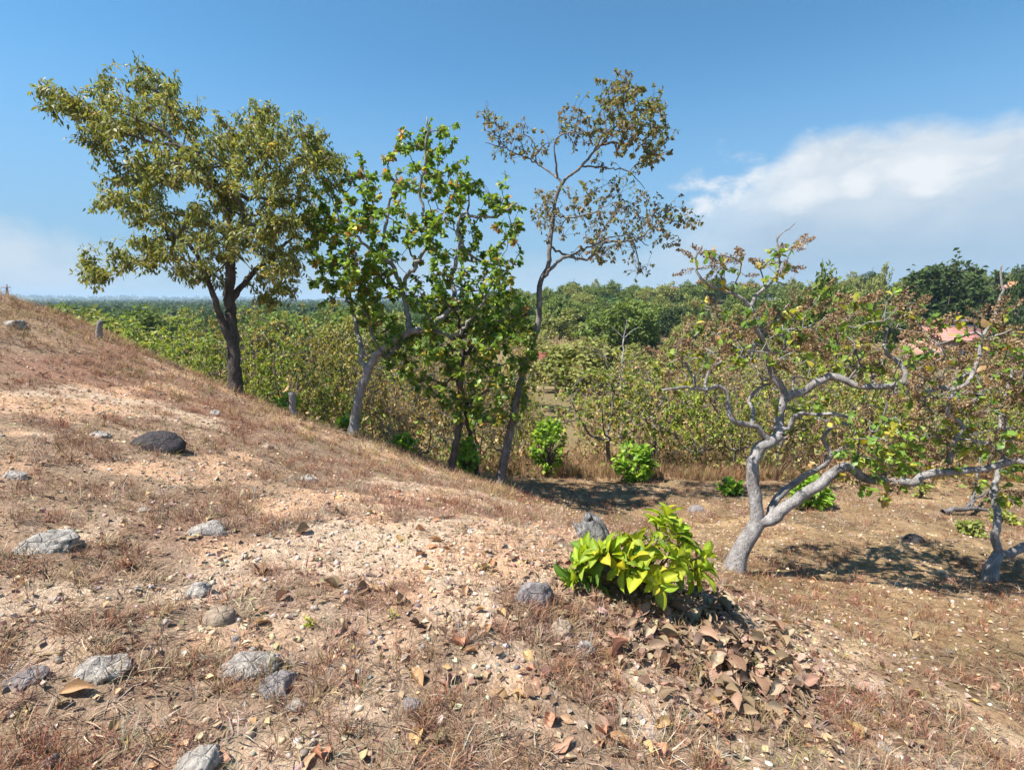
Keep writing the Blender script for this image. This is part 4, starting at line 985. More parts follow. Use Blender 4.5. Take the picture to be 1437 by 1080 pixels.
def stump():
    p, t = ghit(862, 806); root = thing('tree_stump', p, 'weathered grey broken stump leaning out of the yellow-green sapling', 'stump')
    sc = t / FPX; n, m = 30, 22
    top = at(818, 728, t + .05) - p; L = np.linalg.norm(top); axis = top / L
    u = np.cross(axis, [0, 1, 0]); u /= np.linalg.norm(u); v = np.cross(axis, u); an = np.arange(n) / n * 2 * math.pi
    jag = L * (.86 + .22 * vnoise(np.arange(n) * .7, np.zeros(n), 5)); groove = .80 + .42 * vnoise(np.arange(n) * .9, np.ones(n) * 3, 9)
    groove = groove * .6 + np.roll(groove, 1) * .4; V = []
    for k in range(m):
        f = k / (m - 1); wob = 1 + .22 * (vnoise(np.arange(n) * .5, np.full(n, f * 6.0), 13) - .5)
        rr = 23 * sc * (1.2 - .35 * f) * groove * wob; h = -.08 + (jag + .08) * f
        V.append(axis[None] * h[:, None] + (u[None] * np.cos(an)[:, None] + v[None] * .85 * np.sin(an)[:, None]) * rr[:, None] + u * (.012 * math.sin(f * 4)))
    V = np.concatenate(V); g = np.arange(n * m).reshape(m, n); g2 = np.roll(g, -1, 1)
    F = np.stack([g[:-1], g2[:-1], g2[1:], g[1:]], -1).reshape(-1, 4)
    ins = V[-n:] * .6 + V[-n:].mean(0) * .4 - axis * L * .10; V = np.vstack([V, ins, ins.mean(0) - axis * .03]); b = n * m; i0 = np.arange(n); i1 = (i0 + 1) % n
    F2 = np.stack([g[-1], g2[-1], b + i1, b + i0], -1); F3 = np.stack([b + i0, b + i1, np.full(n, b + n)], -1)
    mt = bark_mat('stump_wood', (.50, .47, .45), (.05, .043, .04), 2.2, .9)
    obj('trunk', make_mesh('trunk', V, [F3, np.vstack([F, F2])], None, True), mt, root)
    k1 = rock_mesh(77, 9 * sc, 8 * sc, 10 * sc, .5, .2); o = obj('splintered_knob', k1, mt, root); o.location = [float(c) for c in axis * L * .98 - u * 7 * sc]
stump()

def fallen(px, py, pts, r0, label):
    p, t = ghit(px, py); root = thing('fallen_branch', p, label, 'branch'); sk = Skel()
    for k, pp in enumerate(pts):
        q = [ghit(a, b)[0] + np.array([0, 0, h]) for a, b, h in pp]
        if k == 0: sk.poly(q, r0, r0 * .5, .08)
        else: sk.poly(q, r0 * .6, r0 * .3, .08)
    sk.radii(); r = sk.tubes(list(range(1, sk.chain + 1)), p, None, .1); obj('wood', make_mesh('wood', r[0], r[1], None, True), M_BARK_MID, root)
fallen(1360, 722, [[(1322, 722, .05), (1350, 722, .10), (1385, 724, .12), (1420, 728, .1)], [(1350, 722, .1), (1372, 714, .25), (1395, 712, .4)], [(1385, 724, .12), (1400, 730, .05), (1430, 736, .03)], [(1360, 722, .1), (1366, 700, .5), (1368, 682, .8)]], .045, 'tangle of fallen grey branches on the clearing by the low-forking cashew')

# ------------------------------------------------------------------ big leaf meshes (sapling and dead leaves)
def big_leaf(seed, w=.42, bend=.5, fold=.25, wave=.04, twist=0.0, nx=9):
    r = np.random.default_rng(seed); xs = np.linspace(0, 1, nx); prof = w * np.sin(np.pi * np.clip(xs, 0, 1) ** 1.25) ** .75; prof[0] = .02; prof[-1] = .004
    V = []; ph = r.uniform(0, 6)
    for i, x in enumerate(xs):
        ang = bend * x; cx = math.sin(ang) / max(bend, 1e-3) if bend else x; cz = -(1 - math.cos(ang)) / max(bend, 1e-3) if bend else 0
        tw = twist * x
        for s in (-1, -.5, 0, .5, 1):
            y = prof[i] * s * .5; z = abs(y) * fold * 2 + wave * math.sin(ph + x * 9 + s * 2) * abs(s)
            y2 = y * math.cos(tw) - z * math.sin(tw); z2 = y * math.sin(tw) + z * math.cos(tw)
            V.append((cx - z2 * math.sin(ang) * .5, y2, cz + z2))
    g = np.arange(nx * 5).reshape(nx, 5); F = np.stack([g[:-1, :-1], g[1:, :-1], g[1:, 1:], g[:-1, 1:]], -1).reshape(-1, 4)
    return np.array(V, float), F
def leaf_vein_cols(base, n=9, dark=.8):
    c = np.tile(np.array(base), (n * 5, 1)); mid = (np.arange(n * 5) % 5) == 2; c[mid] = c[mid] * 1.15 + .03; edge = (np.arange(n * 5) % 5 == 0) | (np.arange(n * 5) % 5 == 4); c[edge] *= dark; return c
M_SAP = leaf_mat('sapling_leaf', .42, .5, .25, (1.2, 1.1, .5))
def sapling(px, py, stems, nleaf, Lr, pal, label, name='sapling', t=None, leafobj=True):
    p, tt = ghit(px, py); t = tt if t is None else t
    root = thing(name, p, label, 'plant'); sk = Skel()
    base = sk.add(p - np.array([0, 0, .03]), -1, .012, 999)
    tips = []
    for (tx, ty, dz) in stems:
        c = at(tx, ty, t + dz); c[2] = max(c[2], float(gz(c[0], c[1])) + (.015 if name == 'seedling' else .04))
        mid = (p + c) / 2 + np.array([0, 0, .06]) + RNG.normal(0, .02, 3)
        tiny = name == 'seedling'; ids = sk.poly([p, p * .5 + c * .5 if tiny else mid, c], .0016 if tiny else .010, .001 if tiny else .004, .015 if tiny else .04, parent=base, wob=.0005 if tiny else .004); tips.append(ids[-1])
    sk.radii(.001 if name == 'seedling' else .003); r = sk.tubes(list(range(1, sk.chain + 1)), p, None, .03)
    obj('stems', make_mesh('stems', r[0], r[1], None, True), M_STEM, root)
    mes = []
    cs = pick(pal, 18, .1)
    for k in range(18):
        V, F = big_leaf(500 + k, RNG.uniform(.40, .52), RNG.uniform(.25, 1.0), RNG.uniform(.15, .4), RNG.uniform(.01, .04), RNG.uniform(-.4, .4))
        me = make_mesh('leaf', V, F, leaf_vein_cols(cs[k]), True); me.materials.append(M_SAP); mes.append(me)
    for ti, i in enumerate(tips):
        P0 = sk.P[i]; d = sk.P[i] - sk.P[sk.par[i]]; d /= np.linalg.norm(d); m = max(4, RNG.poisson(nleaf)); a0 = RNG.uniform(0, 6.28)
        e1 = np.cross(d, [.3, .9, .1]); e1 /= np.linalg.norm(e1); e2 = np.cross(d, e1)
        for j in range(m):
            a = a0 + j * 2.4; f = j / m; sp = .55 + .75 * f
            ax = d * math.cos(sp) + (e1 * math.cos(a) + e2 * math.sin(a)) * math.sin(sp) + np.array([0, 0, .15 - .25 * f]) + RNG.normal(0, .12, 3)
            q = P0 - d * f * .07; R = frames(ax[None], (d + np.array([0, 0, .6]) + RNG.normal(0, .2, 3))[None])[0]
            s = RNG.uniform(*Lr) * (.65 + .5 * f); o = obj('leaf', mes[RNG.integers(0, 18)], None, root)
            o.matrix_local = Matrix.LocRotScale(Vector(q - p), Matrix(R.tolist()).to_quaternion(), Vector((s, s, s)))
    return root
M_STEM = plain_mat('green_stem', (.14, .11, .05), .7, 30)
PAL_SAP = [(.38, .25, .29, .024), (.30, .17, .24, .02), (.20, .32, .30, .03), (.12, .08, .15, .018)]
PAL_SAPD = [(.5, .07, .14, .02), (.3, .11, .19, .025), (.2, .045, .09, .018)]
sapling(900, 838, [(850, 770, 0), (815, 790, -.02), (800, 815, -.05), (870, 800, -.12), (905, 775, -.05), (930, 735, .05), (935, 718, .08), (960, 760, .05), (925, 820, -.18), (985, 780, .05), (890, 760, .08), (945, 800, -.12), (915, 755, 0), (975, 800, 0), (870, 760, .1), (840, 775, -.08), (990, 800, -.05), (955, 780, -.1), (900, 800, -.15), (935, 770, -.08), (880, 780, -.05), (820, 772, .03), (950, 745, .0)], 11, (.08, .18), PAL_SAP, 'yellow-green resprouting sapling with large glossy leaves round the grey stump')
sapling(840, 822, [(812, 800, .05), (822, 820, -.05), (845, 825, -.08), (798, 828, -.05), (835, 790, .05)], 6, (.09, .14), PAL_SAPD, 'darker green leafy shoots at the shaded foot of the yellow-green sapling', 'leafy_shoot')
for (px, py, lab) in ((433, 880, 'tiny bright green seedling on bare sand'), (318, 872, 'small green sprout at the foot of the smooth round stone'), (552, 868, 'little green seedling among dead leaves on the slope')):
    p, t = ghit(px, py); sapling(px, py, [(px - 3, py - 12, 0), (px + 4, py - 9, 0)], 5, (.025, .042), PAL_SAP, lab, 'seedling')

# ---- round bushes on the clearing and behind the ridge
def bush(px, py, wpx, hpx, n, Lr, pal, label, tf=None, name='bush'):
    p, t = ghit(px, py, 90, tf); root = thing(name, p, label, 'bush'); sk = Skel()
    base = sk.add(p - np.array([0, 0, .03]), -1, .02, 999); w = wpx / FPX * t / 2; h = hpx / FPX * t
    for k in range(n):
        d = rvec(1)[0]; r = RNG.uniform(.3, 1) ** .4; lump = .8 + .4 * float(vnoise(d[0] * 2 + px, d[1] * 2, 3, d[2] * 2))
        c = p + np.array([d[0] * w * r * lump, d[1] * w * r * lump, h * (.5 + .48 * d[2] * r * lump)])
        mid = (p + c) / 2 + np.array([0, 0, h * .12]); sk.tips.append(sk.poly([p, mid, c], .012, .004, .12, parent=base, wob=.012)[-1])
    sk.radii(.004); r = sk.tubes(list(range(1, sk.chain + 1)), p, None, .03)
    tag(obj('stems', make_mesh('stems', r[0], r[1], None, True), M_TWIG, root), kind='stuff')
    L = leaves_at(sk, 'rosette', 7, Lr, pal, .9, .1); parts = []; kk = RNG.integers(0, 3, len(L[0]))
    for k in range(3):
        ii = kk == k; parts.append(stamp(*LP_CASHEW[k], L[0][ii] - p, L[1][ii], L[2][ii], L[3][ii]))
    V, F, C = merge(parts); tag(obj('foliage', make_mesh('foliage', V, F, C, True), M_LEAF, root), kind='stuff')
PB = [(.45, .14, .24, .03), (.3, .19, .29, .035), (.2, .09, .165, .025), (.05, .28, .32, .05)]
bush(890, 675, 62, 56, 110, (.10, .17), PB, 'round bright green bush standing on the far side of the clearing')
bush(779, 660, 20, 34, 26, (.07, .12), PB, 'small upright green bush in the dry grass near the round bush')
bush(1025, 693, 32, 20, 36, (.08, .13), PB, 'low spreading green bush behind the sprawling grey cashew')
bush(1135, 714, 54, 48, 60, (.09, .15), PB, 'bright green bush right behind the low limbs of the sprawling cashew')
bush(1362, 750, 34, 20, 34, (.05, .09), [(.5, .13, .16, .04), (.5, .18, .2, .06)], 'low olive green weed by the low-forking cashew')
bush(1410, 735, 44, 18, 34, (.05, .09), [(.5, .17, .2, .04), (.5, .22, .24, .05)], 'yellowish green low weed under the edge cashew')
bush(1292, 698, 22, 26, 16, (.05, .09), [(.5, .16, .2, .05), (.5, .22, .22, .07)], 'thin yellow-green shrub at the back of the clearing')
bush(655, 644, 34, 62, 60, (.09, .15), PB, 'bright green shrub behind the dark twin trunks', 9.4)
bush(565, 618, 36, 24, 40, (.09, .14), PB, 'bright green clump at the edge of the slope beside the bending cashew', 9.6)
bush(485, 603, 22, 26, 24, (.09, .14), PB, 'small green clump touching the foot of the bending cashew', 9.6)
bush(770, 616, 46, 90, 90, (.10, .17), PB, 'tall bright green shrub at the foot of the leaning thin tree', 12.5)
bush(1245, 680, 60, 90, 80, (.10, .16), PB, 'dense green shrub behind the level limb of the sprawling cashew', 12.5)
bush(400, 575, 40, 26, 30, (.08, .13), PB, 'leafy green shrub behind the short grey post', 9.8)
#@@STUFF
# ------------------------------------------------------------------ dead leaves (single ones) and litter
def dead_meshes(n, pal, seed):
    out = []; cs = pick(pal, n, .1)
    for k in range(n):
        V, F = big_leaf(seed + k, RNG.uniform(.38, .58), RNG.uniform(.05, 1.2), RNG.uniform(-.2, .9), RNG.uniform(.02, .08), RNG.uniform(-.9, .9))
        V[:, 0] -= .5; me = make_mesh('dead_leaf', V, F, leaf_vein_cols(cs[k], 9, .85), True); me.materials.append(M_DEAD); out.append(me)
    return out
PAL_DB = [(.36, .22, .135, .085), (.3, .29, .19, .125), (.12, .13, .08, .055), (.22, .37, .265, .18)]
PAL_DT = [(.4, .42, .27, .13), (.25, .36, .22, .13), (.2, .45, .22, .12), (.15, .48, .34, .14)]
DB, DT = dead_meshes(14, PAL_DB, 700), dead_meshes(12, PAL_DT, 740)
def lay_leaf(p, mes, s, up, label, group, tilt=.35):
    x, y = p[0], p[1]; e = .05
    n = np.array([-(float(gz(x + e, y)) - float(gz(x - e, y))) / (2 * e), -(float(gz(x, y + e)) - float(gz(x, y - e))) / (2 * e), 1.0]) + RNG.normal(0, tilt, 3)
    a = RNG.uniform(0, 6.283); R = frames(np.array([[math.cos(a), math.sin(a), 0]]) - 0 * n, n[None])[0]
    # keep the normal, take the heading in its plane
    z = n / np.linalg.norm(n); xx = np.array([math.cos(a), math.sin(a), 0]); xx = xx - z * (xx @ z); xx /= np.linalg.norm(xx); R = np.stack([xx, np.cross(z, xx), z], 1)
    o = obj('dead_leaf', mes, None, None); o.matrix_local = Matrix.LocRotScale(Vector((x, y, p[2] + up)), Matrix(R.tolist()).to_quaternion(), Vector((s, s, s)))
    tag(o, label, 'leaf', group)
LB = 'large brown curled dead leaf in the litter heap below the sapling'
litpoly = [(840, 870), (900, 860), (960, 850), (1010, 815), (1060, 830), (1100, 870), (1125, 910), (1140, 970), (1110, 1010), (1070, 1025), (1020, 1000), (960, 985), (930, 950), (880, 930), (835, 905)]
cnt = 0
while cnt < 250:
    px, py = RNG.uniform(830, 1145), RNG.uniform(810, 1030)
    if not inpoly(px + RNG.normal(0, 14), py + RNG.normal(0, 10), litpoly): continue
    if px < 980 and RNG.uniform() < .35: continue
    p, t = ghit(px, py); lay_leaf(p, DB[RNG.integers(0, 14)] if RNG.uniform() < .88 else DT[RNG.integers(0, 12)], RNG.uniform(.05, .145), RNG.uniform(.006, .045), LB, 'dead leaves of the litter heap', .32); cnt += 1
LT = 'tan dead leaf lying singly on the dry slope'
SINGLE = [(525, 830), (515, 838), (585, 955), (583, 1040), (770, 1018), (798, 1012), (710, 985), (720, 975), (605, 770), (612, 760), (590, 745), (690, 795), (680, 800), (650, 740), (700, 718), (108, 975), (180, 798), (640, 905), (660, 915), (300, 1065), (445, 1060), (430, 1075), (1326, 1000), (1395, 967), (1200, 1030), (742, 928), (680, 780), (590, 780), (735, 790), (755, 740), (800, 720), (650, 690), (560, 760), (475, 700), (520, 720), (775, 760), (630, 770), (600, 800), (870, 1045), (905, 1055), (930, 1020), (840, 1040), (960, 1045)]
for px, py in SINGLE:
    p, t = ghit(px, py); lay_leaf(p, DT[RNG.integers(0, 12)], RNG.uniform(.07, .12), .012, LT, 'single dead leaves on the slope', .25)
n0 = 0
while n0 < 60:
    px, py = RNG.uniform(360, 1437), RNG.uniform(690, 1070)
    p, t = ghit(px, py)
    if t > 5.5 or inpoly(px, py, litpoly): continue
    lay_leaf(p, (DT if RNG.uniform() < .6 else DB)[RNG.integers(0, 12)], RNG.uniform(.06, .115), .012, LT if False else 'dry fallen leaf strewn among the dead grass', 'strewn fallen leaves', .3); n0 += 1

def scatter_xy(n, x0, x1, y0, y1, pw, keep=None, dmin=1.2):
    """random ground points, thinning out with distance"""
    out = []; tot = 0
    while tot < n:
        x = RNG.uniform(x0, x1, n * 4); y = RNG.uniform(y0, y1, n * 4); d = np.hypot(x, y)
        k = (RNG.uniform(0, 1, n * 4) < np.minimum(1, (2.2 / np.maximum(d, dmin)) ** pw)) & (np.abs(x) < y * 1.3 + 1.2)
        if keep is not None: k &= RNG.uniform(0, 1, n * 4) < keep(x, y)
        out.append(np.stack([x[k], y[k]], 1)); tot += k.sum()
    q = np.concatenate(out)[:n]; return q[:, 0], q[:, 1]
def zrot(n, tilt=0.0):
    a = RNG.uniform(0, 6.283, n); ax = np.stack([np.cos(a), np.sin(a), np.zeros(n)], 1); nr = np.array([0, 0, 1.0]) + RNG.normal(0, tilt, (n, 3)) if tilt else np.tile([0, 0, 1.0], (n, 1))
    z = nr / np.linalg.norm(nr, axis=1, keepdims=True); ax = ax - (ax * z).sum(1, keepdims=True) * z; ax /= np.linalg.norm(ax, axis=1, keepdims=True)
    return np.stack([ax, np.cross(z, ax), z], 2)
PAL_GRASS = [(.42, .26, .13, .085), (.22, .35, .225, .145), (.18, .19, .095, .075), (.16, .42, .32, .22), (.05, .27, .22, .09), (.05, .42, .39, .35)]
def rightness(x, y): return sstep(x * 0.8 + 0.45 * (y - 3.0), 0.9, 2.4)
def stuff_scatter(name, protos, n, region, pw, keep, Sr, pal, mat, tilt=0.15, lift=0.0, label=None, colfun=None, zs=None):
    x, y = scatter_xy(n, *region, pw, keep); z = gz(x, y) + lift; P = np.stack([x, y, z], 1); R = zrot(n, tilt); Sz = RNG.uniform(Sr[0], Sr[1], n) * (1 + .045 * np.maximum(0, np.hypot(x, y) - 3))
    C = pick(pal, n, .18)
    if colfun is not None: C = colfun(x, y, C)
    kk = RNG.integers(0, len(protos), n); parts = []
    for k, pr in enumerate(protos):
        ii = kk == k
        if ii.any(): parts.append(stamp(pr[0], pr[1], P[ii], R[ii], Sz[ii], C[ii], pr[2] if len(pr) > 2 else None))
    V, F, Cc = merge(parts); o = obj(name, make_mesh(name, V, F, Cc), mat); tag(o, label, kind='stuff'); return o
TUFT = [blade_tuft(11, .05, .15, .0037, .15, 1.25, 900 + k) for k in range(6)]
MAT_ = [blade_tuft(12, .05, .13, .0036, .9, 1.6, 930 + k) for k in range(5)]
TALL = [blade_tuft(12, .16, .42, .006, .05, .5, 950 + k) for k in range(5)]
NEAR = (-10.5, 11, 0.6, 13)
inheap = lambda x, y: np.exp(-(((x - 1.0) / .55) ** 2 + ((y - 2.55) / .38) ** 2))
gk = lambda x, y: (.03 + .97 * grassiness(x, y) * sstep(fbm(x / .22, y / .22, 2, 47), .36, .58)) * (1 - .35 * rightness(x, y)) * (1 - .8 * inheap(x, y))
red = lambda x, y, C: C * (1 + .0 * x)[:, None] * np.where((fbm(x / 1.2, y / 1.2, 3, 77) > .5)[:, None], np.array([1.0, .84, .78]), np.array([1.05, 1.04, 1.0]))
stuff_scatter('dry_grass', TUFT, 19500, NEAR, 1.25, gk, (.36, .88), PAL_GRASS, M_DRY, .2, 0, 'reddish brown dry grass tufts over the slope', red)
PAL_MAT = [(.34, .37, .27, .18), (.26, .30, .205, .135), (.22, .21, .135, .09), (.18, .44, .35, .26)]
stuff_scatter('dead_thatch', MAT_, 6400, NEAR, 1.2, lambda x, y: .25 + .75 * grassiness(x + 3.1, y), (.5, 1.15), PAL_MAT, M_DRY, .12, .004, 'grey matted dead grass lying on the ground')
CHIP = [quad_leaf(.55, .1), quad_leaf(.8, .2), quad_leaf(.3, .05)]
PAL_CHIP = [(.3, .40, .29, .17), (.25, .24, .15, .095), (.2, .50, .41, .30), (.15, .15, .095, .07), (.1, .46, .28, .16)]
stuff_scatter('leaf_litter', CHIP, 30000, NEAR, 1.0, None, (.012, .046), PAL_CHIP, M_DEAD, .4, .006, 'small dry leaf fragments strewn on the ground')
def peb(k):
    V, F = ICO1; r = np.random.default_rng(k); V = V * (1 + r.normal(0, .13, (len(V), 1))) * np.array([1, r.uniform(.6, .9), r.uniform(.45, .75)]); return V, [F]
PEB = [peb(k) for k in range(6)]
stuff_scatter('pebbles', PEB, 5200, NEAR, 1.3, lambda x, y: 1.1 - grassiness(x, y), (.004, .021), [(.4, .5, .42, .35), (.3, .4, .29, .2), (.2, .25, .21, .19), (.1, .5, .34, .22)], M_STONE, .3, .002, 'small loose stones and clods in the sand')
stuff_scatter('broken_leaf_litter', LP_CASHEW, 2200, (-.4, 2.4, 1.7, 3.7), .2, lambda x, y: inheap(x, y) ** 1.0 + .03, (.02, .065), PAL_DB, M_DEAD, .5, .012, 'broken brown leaf scraps filling the litter heap below the sapling')
# greenish weeds in the mat
stuff_scatter('green_weeds', TUFT, 420, (-6, 6, 1.1, 8), 1.2, lambda x, y: sstep(fbm(x / 1.1, y / 1.1, 2, 99), .52, .62), (.35, .7), [(.5, .22, .24, .06), (.5, .32, .30, .09)], M_DRY, .2, 0, 'yellowish green weeds in the dry grass')
# taller straw on the ridge and round the clearing
def ridge(x, y):
    return ((y > 11.8) & (x > -1.5)) * 1.0
stuff_scatter('tall_dry_grass', TALL, 5200, (-10, 15, 6.5, 17), .6, ridge, (.45, 1.0), [(.4, .40, .28, .14), (.3, .33, .21, .12), (.3, .26, .16, .09)], M_DRY, .2, 0, 'taller straw-coloured grass along the ridge and clearing edge')
stuff_scatter('ridge_grass', TUFT, 2600, (-10, 0, 6.5, 11), .3, None, (.6, 1.25), [(.4, .40, .27, .15), (.3, .30, .18, .12), (.3, .36, .30, .12)], M_DRY, .2, 0, 'short straw grass along the crest of the slope')
# undergrowth filling the thicket floor
def brush(seed, n=40):
    r = np.random.default_rng(seed); P = r.normal(0, .33, (n, 3)); P[:, 2] = np.abs(P[:, 2]) * 1.2; R = frames(r.normal(size=(n, 3)), np.array([0, 0, 1.]) + r.normal(0, .7, (n, 3)))
    V, F, C = stamp(*quad_leaf(.5), P, R, r.uniform(.07, .17, n), np.ones((n, 3)) * np.exp(r.normal(0, .3, (n, 1)))); return V, F, C[:, 0]
def twigbrush(seed, n=26):
    r = np.random.default_rng(seed); V, F, C = blade_tuft(n, .5, 1.3, .016, .0, .6, seed); return V, F, C
def und(x, y): return ((np.hypot(x, y) > 13.2) | ((x < 0) & (y > 10.2))) * (1.0 - .95 * ((x / y > .03) & (x / y < .16) & (y > 14))) * (hbase(x, y) < -1.2)
UREG = (-22, 26, 10, 46)
stuff_scatter('undergrowth', [brush(20 + k) for k in range(5)], 1300, UREG, .5, und, (.6, 1.1), [(.35, .22, .16, .085), (.3, .13, .13, .045), (.2, .17, .11, .06), (.15, .12, .17, .035)], M_FAR, .2, 0, 'mixed dry undergrowth between the trees')
stuff_scatter('dry_stems', [twigbrush(40 + k) for k in range(4)], 520, UREG, .5, und, (.35, .8), [(.5, .25, .18, .13), (.3, .32, .25, .19), (.2, .18, .125, .09)], M_DRY, .15, 0, 'dry bare stems standing between the trees')
#@@FAR
# ------------------------------------------------------------------ far woodland of the plain
def far_wood():
    n = 3400; t = 120 * np.exp(RNG.uniform(0, 3.6, n)); a = RNG.uniform(-.98, .35, n); x = a * t * 1.05; y = t
    z = gz(x, y); s = RNG.uniform(2.4, 4.8, n) * (1 + t / 800)
    r = np.random.default_rng(5); m = 30; Pp = r.normal(0, .42, (m, 3)); Pp[:, 2] = np.abs(Pp[:, 2]) * .9; R0 = frames(r.normal(size=(m, 3)), r.normal(size=(m, 3)))
    V, F, C = stamp(*quad_leaf(.7), Pp, R0, r.uniform(.4, .7, m), np.ones((m, 3)) * np.exp(r.normal(0, .25, (m, 1))))
    q = stamp(V, F, np.stack([x, y, z], 1), zrot(n), s, pick([(.5, .055, .085, .028), (.3, .08, .11, .035), (.2, .04, .06, .022)], n), C[:, 0])
    tag(obj('far_woodland', make_mesh('far_woodland', *q), M_FAR), 'distant woodland covering the plain out to the horizon', kind='stuff')
far_wood()

# ------------------------------------------------------------------ buildings
M_TILE = plain_mat('roof_tile', (.36, .13, .09), .85, 3, .3); M_PINK = plain_mat('pink_tile', (.50, .22, .18), .85, 2, .2); M_ORANGE = plain_mat('orange_tile', (.52, .25, .14), .85, 2, .2)
M_WALL = plain_mat('white_wall', (.72, .68, .62), .9, 2, .12); M_RIDGE = plain_mat('ridge_cap', (.30, .24, .26), .9, 4, .2); M_DOOR = plain_mat('dark_opening', (.05, .045, .04), .7, 4, .2); M_CREAM = plain_mat('cream_wall', (.45, .27, .20), .9, 2, .12)
def box(name, parent, mat, cx, cy, cz, sx, sy, sz):
    x, y, z = sx / 2, sy / 2, sz / 2; V = np.array([(a * x + cx, b * y + cy, c * z + cz) for a in (-1, 1) for b in (-1, 1) for c in (-1, 1)])
    F = np.array([(0, 1, 3, 2), (4, 6, 7, 5), (0, 4, 5, 1), (2, 3, 7, 6), (0, 2, 6, 4), (1, 5, 7, 3)]); return obj(name, make_mesh(name, V, F), mat, parent)
def house(px, t, wpx, eave_py, ridge_py, label, wall, tile, rot=0.0, deep=.8, cap=None, rows=5, windows=2, name='house'):
    d = rdir(px, 425)
    if t > 90:                                              # stand it where the hill carries walls of about 2.7 m
        ts = np.arange(100, 300, 2.0); zz = hbase(d[0] * ts, d[1] * ts); t = float(ts[np.argmin(abs(CAMZ + rdir(px, eave_py)[2] * ts - zz - 2.7))])
    x, y = d[0] * t, d[1] * t; z = float(gz(x, y)) - .3; w = wpx / FPX * t
    he = max(1.2, CAMZ + rdir(px, eave_py)[2] * t - z); hr = max(he + .5, CAMZ + rdir(px, ridge_py)[2] * t - z); dp = w * deep
    root = thing(name, (x, y, z), label, 'house'); root.rotation_euler = (0, 0, rot)
    wl = box('wall', root, wall, 0, 0, he / 2, w * .9, dp * .86, he)
    for k in range(windows):
        wx = (-.28 + .56 * k / max(1, windows - 1)) * w; wi = box('window', root, M_WALL, wx, -dp * .43 - .02, he * .6, w * .15, .08, he * .34); box('pane', wi, M_DOOR, wx, -dp * .43 - .07, he * .6, w * .12, .06, he * .28)
    box('door', root, M_DOOR, w * .04, -dp * .43 - .03, he * .38, w * .10, .1, he * .76)
    rf = obj('roof', None, None, root)
    for s in (-1, 1):                                       # two slopes laid in courses
        for k in range(rows):
            f0, f1 = k / rows, (k + 1.12) / rows; y0, y1 = s * dp * .5 * (1 - f0), s * dp * .5 * (1 - min(f1, 1)); z0, z1 = he + (hr - he) * f0, he + (hr - he) * min(f1, 1); th = .12
            V = np.array([(-w / 2, y0, z0 + th), (w / 2, y0, z0 + th), (w / 2, y1, z1 + .05), (-w / 2, y1, z1 + .05), (-w / 2, y0, z0 - .02), (w / 2, y0, z0 - .02), (w / 2, y1, z1 - .08), (-w / 2, y1, z1 - .08)])
            F = np.array([(0, 1, 2, 3), (7, 6, 5, 4), (0, 4, 5, 1), (1, 5, 6, 2), (2, 6, 7, 3), (3, 7, 4, 0)]); obj('tile_course', make_mesh('tile_course', V, F), tile, rf)
        V = np.array([(s * w * .45, -dp * .43, he), (s * w * .45, dp * .43, he), (s * w * .45, 0, hr - .15), (s * w * .43, -dp * .43, he), (s * w * .43, dp * .43, he), (s * w * .43, 0, hr - .15)])
        obj('gable', make_mesh('gable', V, [np.array([(0, 1, 2), (5, 4, 3)]), np.array([(0, 3, 4, 1), (1, 4, 5, 2), (2, 5, 3, 0)])]), wall, root)
    box('ridge_cap', rf, cap or tile, 0, 0, hr + .08, w * 1.01, .3, .22)
house(754, 64, 34, 516, 497, 'small red-tiled house half hidden by the leaning thin tree', M_WALL, M_TILE, rad(-38), .9)
house(1335, 66, 84, 476, 459, 'long pink-roofed house with a grey ridge behind the cashew branches', M_CREAM, M_PINK, rad(4), .9, M_RIDGE, 6, 3)
house(943, 150, 17, 411, 403, 'tiny pink house among the trees on the far hill', M_CREAM, M_PINK, rad(12), .9)
house(1424, 100, 32, 405, 396, 'orange-roofed house on the hill beside a dense dark tree', M_CREAM, M_ORANGE, rad(-10), .9)
def wall_run(pts, t, h, th, label):
    q = [rdir(a, 425) for a, _ in pts]; P = [np.array([v[0] * tt, v[1] * tt]) for v, (_, tt) in zip(q, pts)]; c = P[0]; z = float(gz(*c)); root = thing('garden_wall', (c[0], c[1], z), label, 'wall')
    for a, b in zip(P[:-1], P[1:]):
        d = b - a; L = np.linalg.norm(d); m = (a + b) / 2 - c; zz = float(gz(*((a + b) / 2))) - z; o = box('wall_panel', root, M_WALL, 0, 0, 0, L, th, h); o.location = (m[0], m[1], zz + h / 2 - .1); o.rotation_euler = (0, 0, math.atan2(d[1], d[0]))
wall_run([(768, 58), (780, 57.6), (791, 57.2), (802, 57)], 0, .75, .3, 'low whitewashed garden wall beside the red-tiled house')
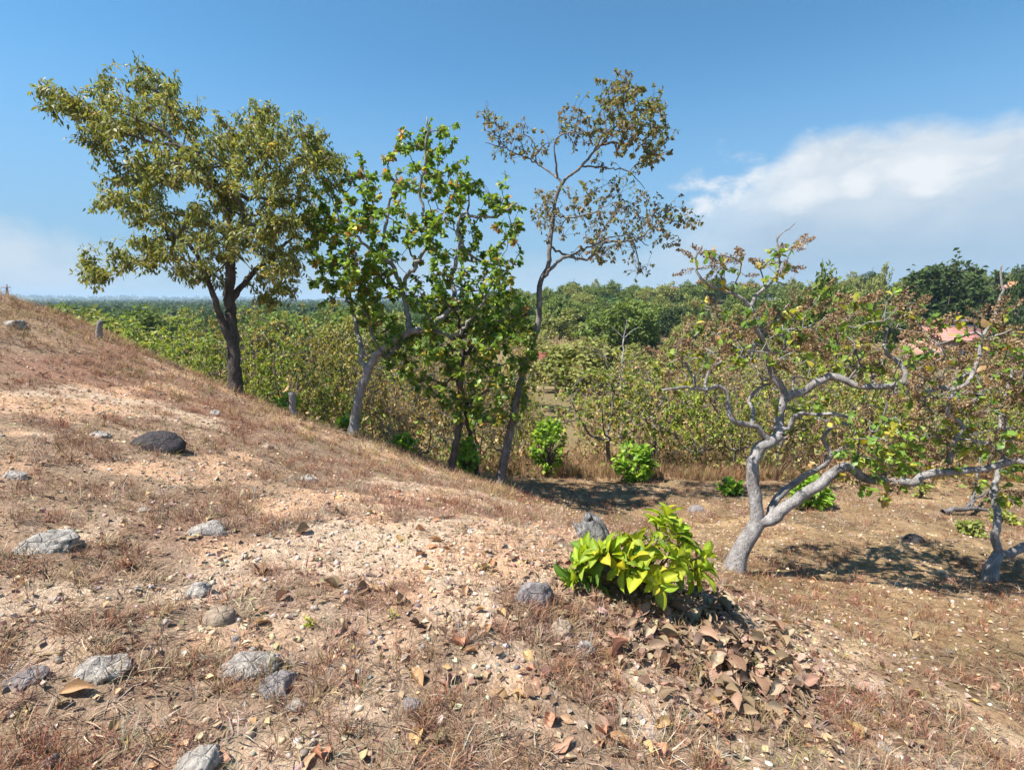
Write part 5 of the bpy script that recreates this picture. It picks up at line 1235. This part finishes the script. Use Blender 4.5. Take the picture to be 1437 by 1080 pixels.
def white_marker():
    d = rdir(783, 425); t = 35; p = np.array([d[0] * t, d[1] * t, 0]); p[2] = float(gz(p[0], p[1])); root = thing('concrete_post', p, 'short white concrete post on the grass of the valley floor', 'post')
    box('shaft', root, M_WALL, 0, 0, .5, .3, .3, 1.2); box('cap', root, M_WALL, 0, 0, 1.16, .42, .42, .16)
white_marker()
def pole():
    t = 60; d = rdir(13, 425); p = np.array([d[0] * t, d[1] * t, 0.0]); p[2] = float(gz(p[0], p[1])); h = CAMZ + rdir(13, 399)[2] * t - p[2]
    root = thing('utility_pole', p, 'thin utility pole with a crossarm rising beyond the hill crest', 'pole')
    box('shaft', root, M_RIDGE, 0, 0, h / 2, .13, .13, h); box('crossarm', root, M_RIDGE, 0, -.12, h - .35, 1.1, .09, .09)
pole()
# bare pale sapling tree standing in the dry valley scrub
def bare_tree():
    t = 26; d = rdir(875, 425); p = np.array([d[0] * t, d[1] * t, 0.0]); p[2] = float(gz(p[0], p[1])); root = thing('bare_tree', p, 'slim pale leafless tree with a forked top in the valley scrub', 'tree')
    sk = Skel(); sk.poly([p, at(873, 520, t), at(875, 475, t)], .06, .035, .3, wob=.02); ch = [1]
    for a, b in (((866, 465), (858, 458)), ((884, 466), (897, 458)), ((878, 460), (880, 448))): sk.poly([sk.P[-1] if False else at(875, 475, t), at(*a, t), at(*b, t)], .025, .01, .2); ch.append(sk.chain)
    sk.radii(); r = sk.tubes(ch[:1], p); obj('trunk', make_mesh('trunk', r[0], r[1], None, True), M_BARK_GREY, root); r = sk.tubes(ch[1:], p); obj('branches', make_mesh('branches', r[0], r[1], None, True), M_BARK_GREY, root)
bare_tree()
#@@HAZE
hz = box('haze', None, None, 0, 0, 0, 19000, 19000, 1.0)
zmin, zmax = -14.0, 78.0; hz.scale = (1, 1, zmax - zmin); hz.location = (0, 0, (zmax + zmin) / 2)
hm, ht, hout = mat_new('haze_air'); pv = ht.new('ShaderNodeVolumePrincipled'); pv.inputs['Color'].default_value = (.58, .79, 1.0, 1); pv.inputs['Density'].default_value = HAZE_DENSITY
ht.l.new(pv.outputs[0], hout.inputs['Volume']); hz.data.materials.append(hm); tag(hz, kind='stuff')
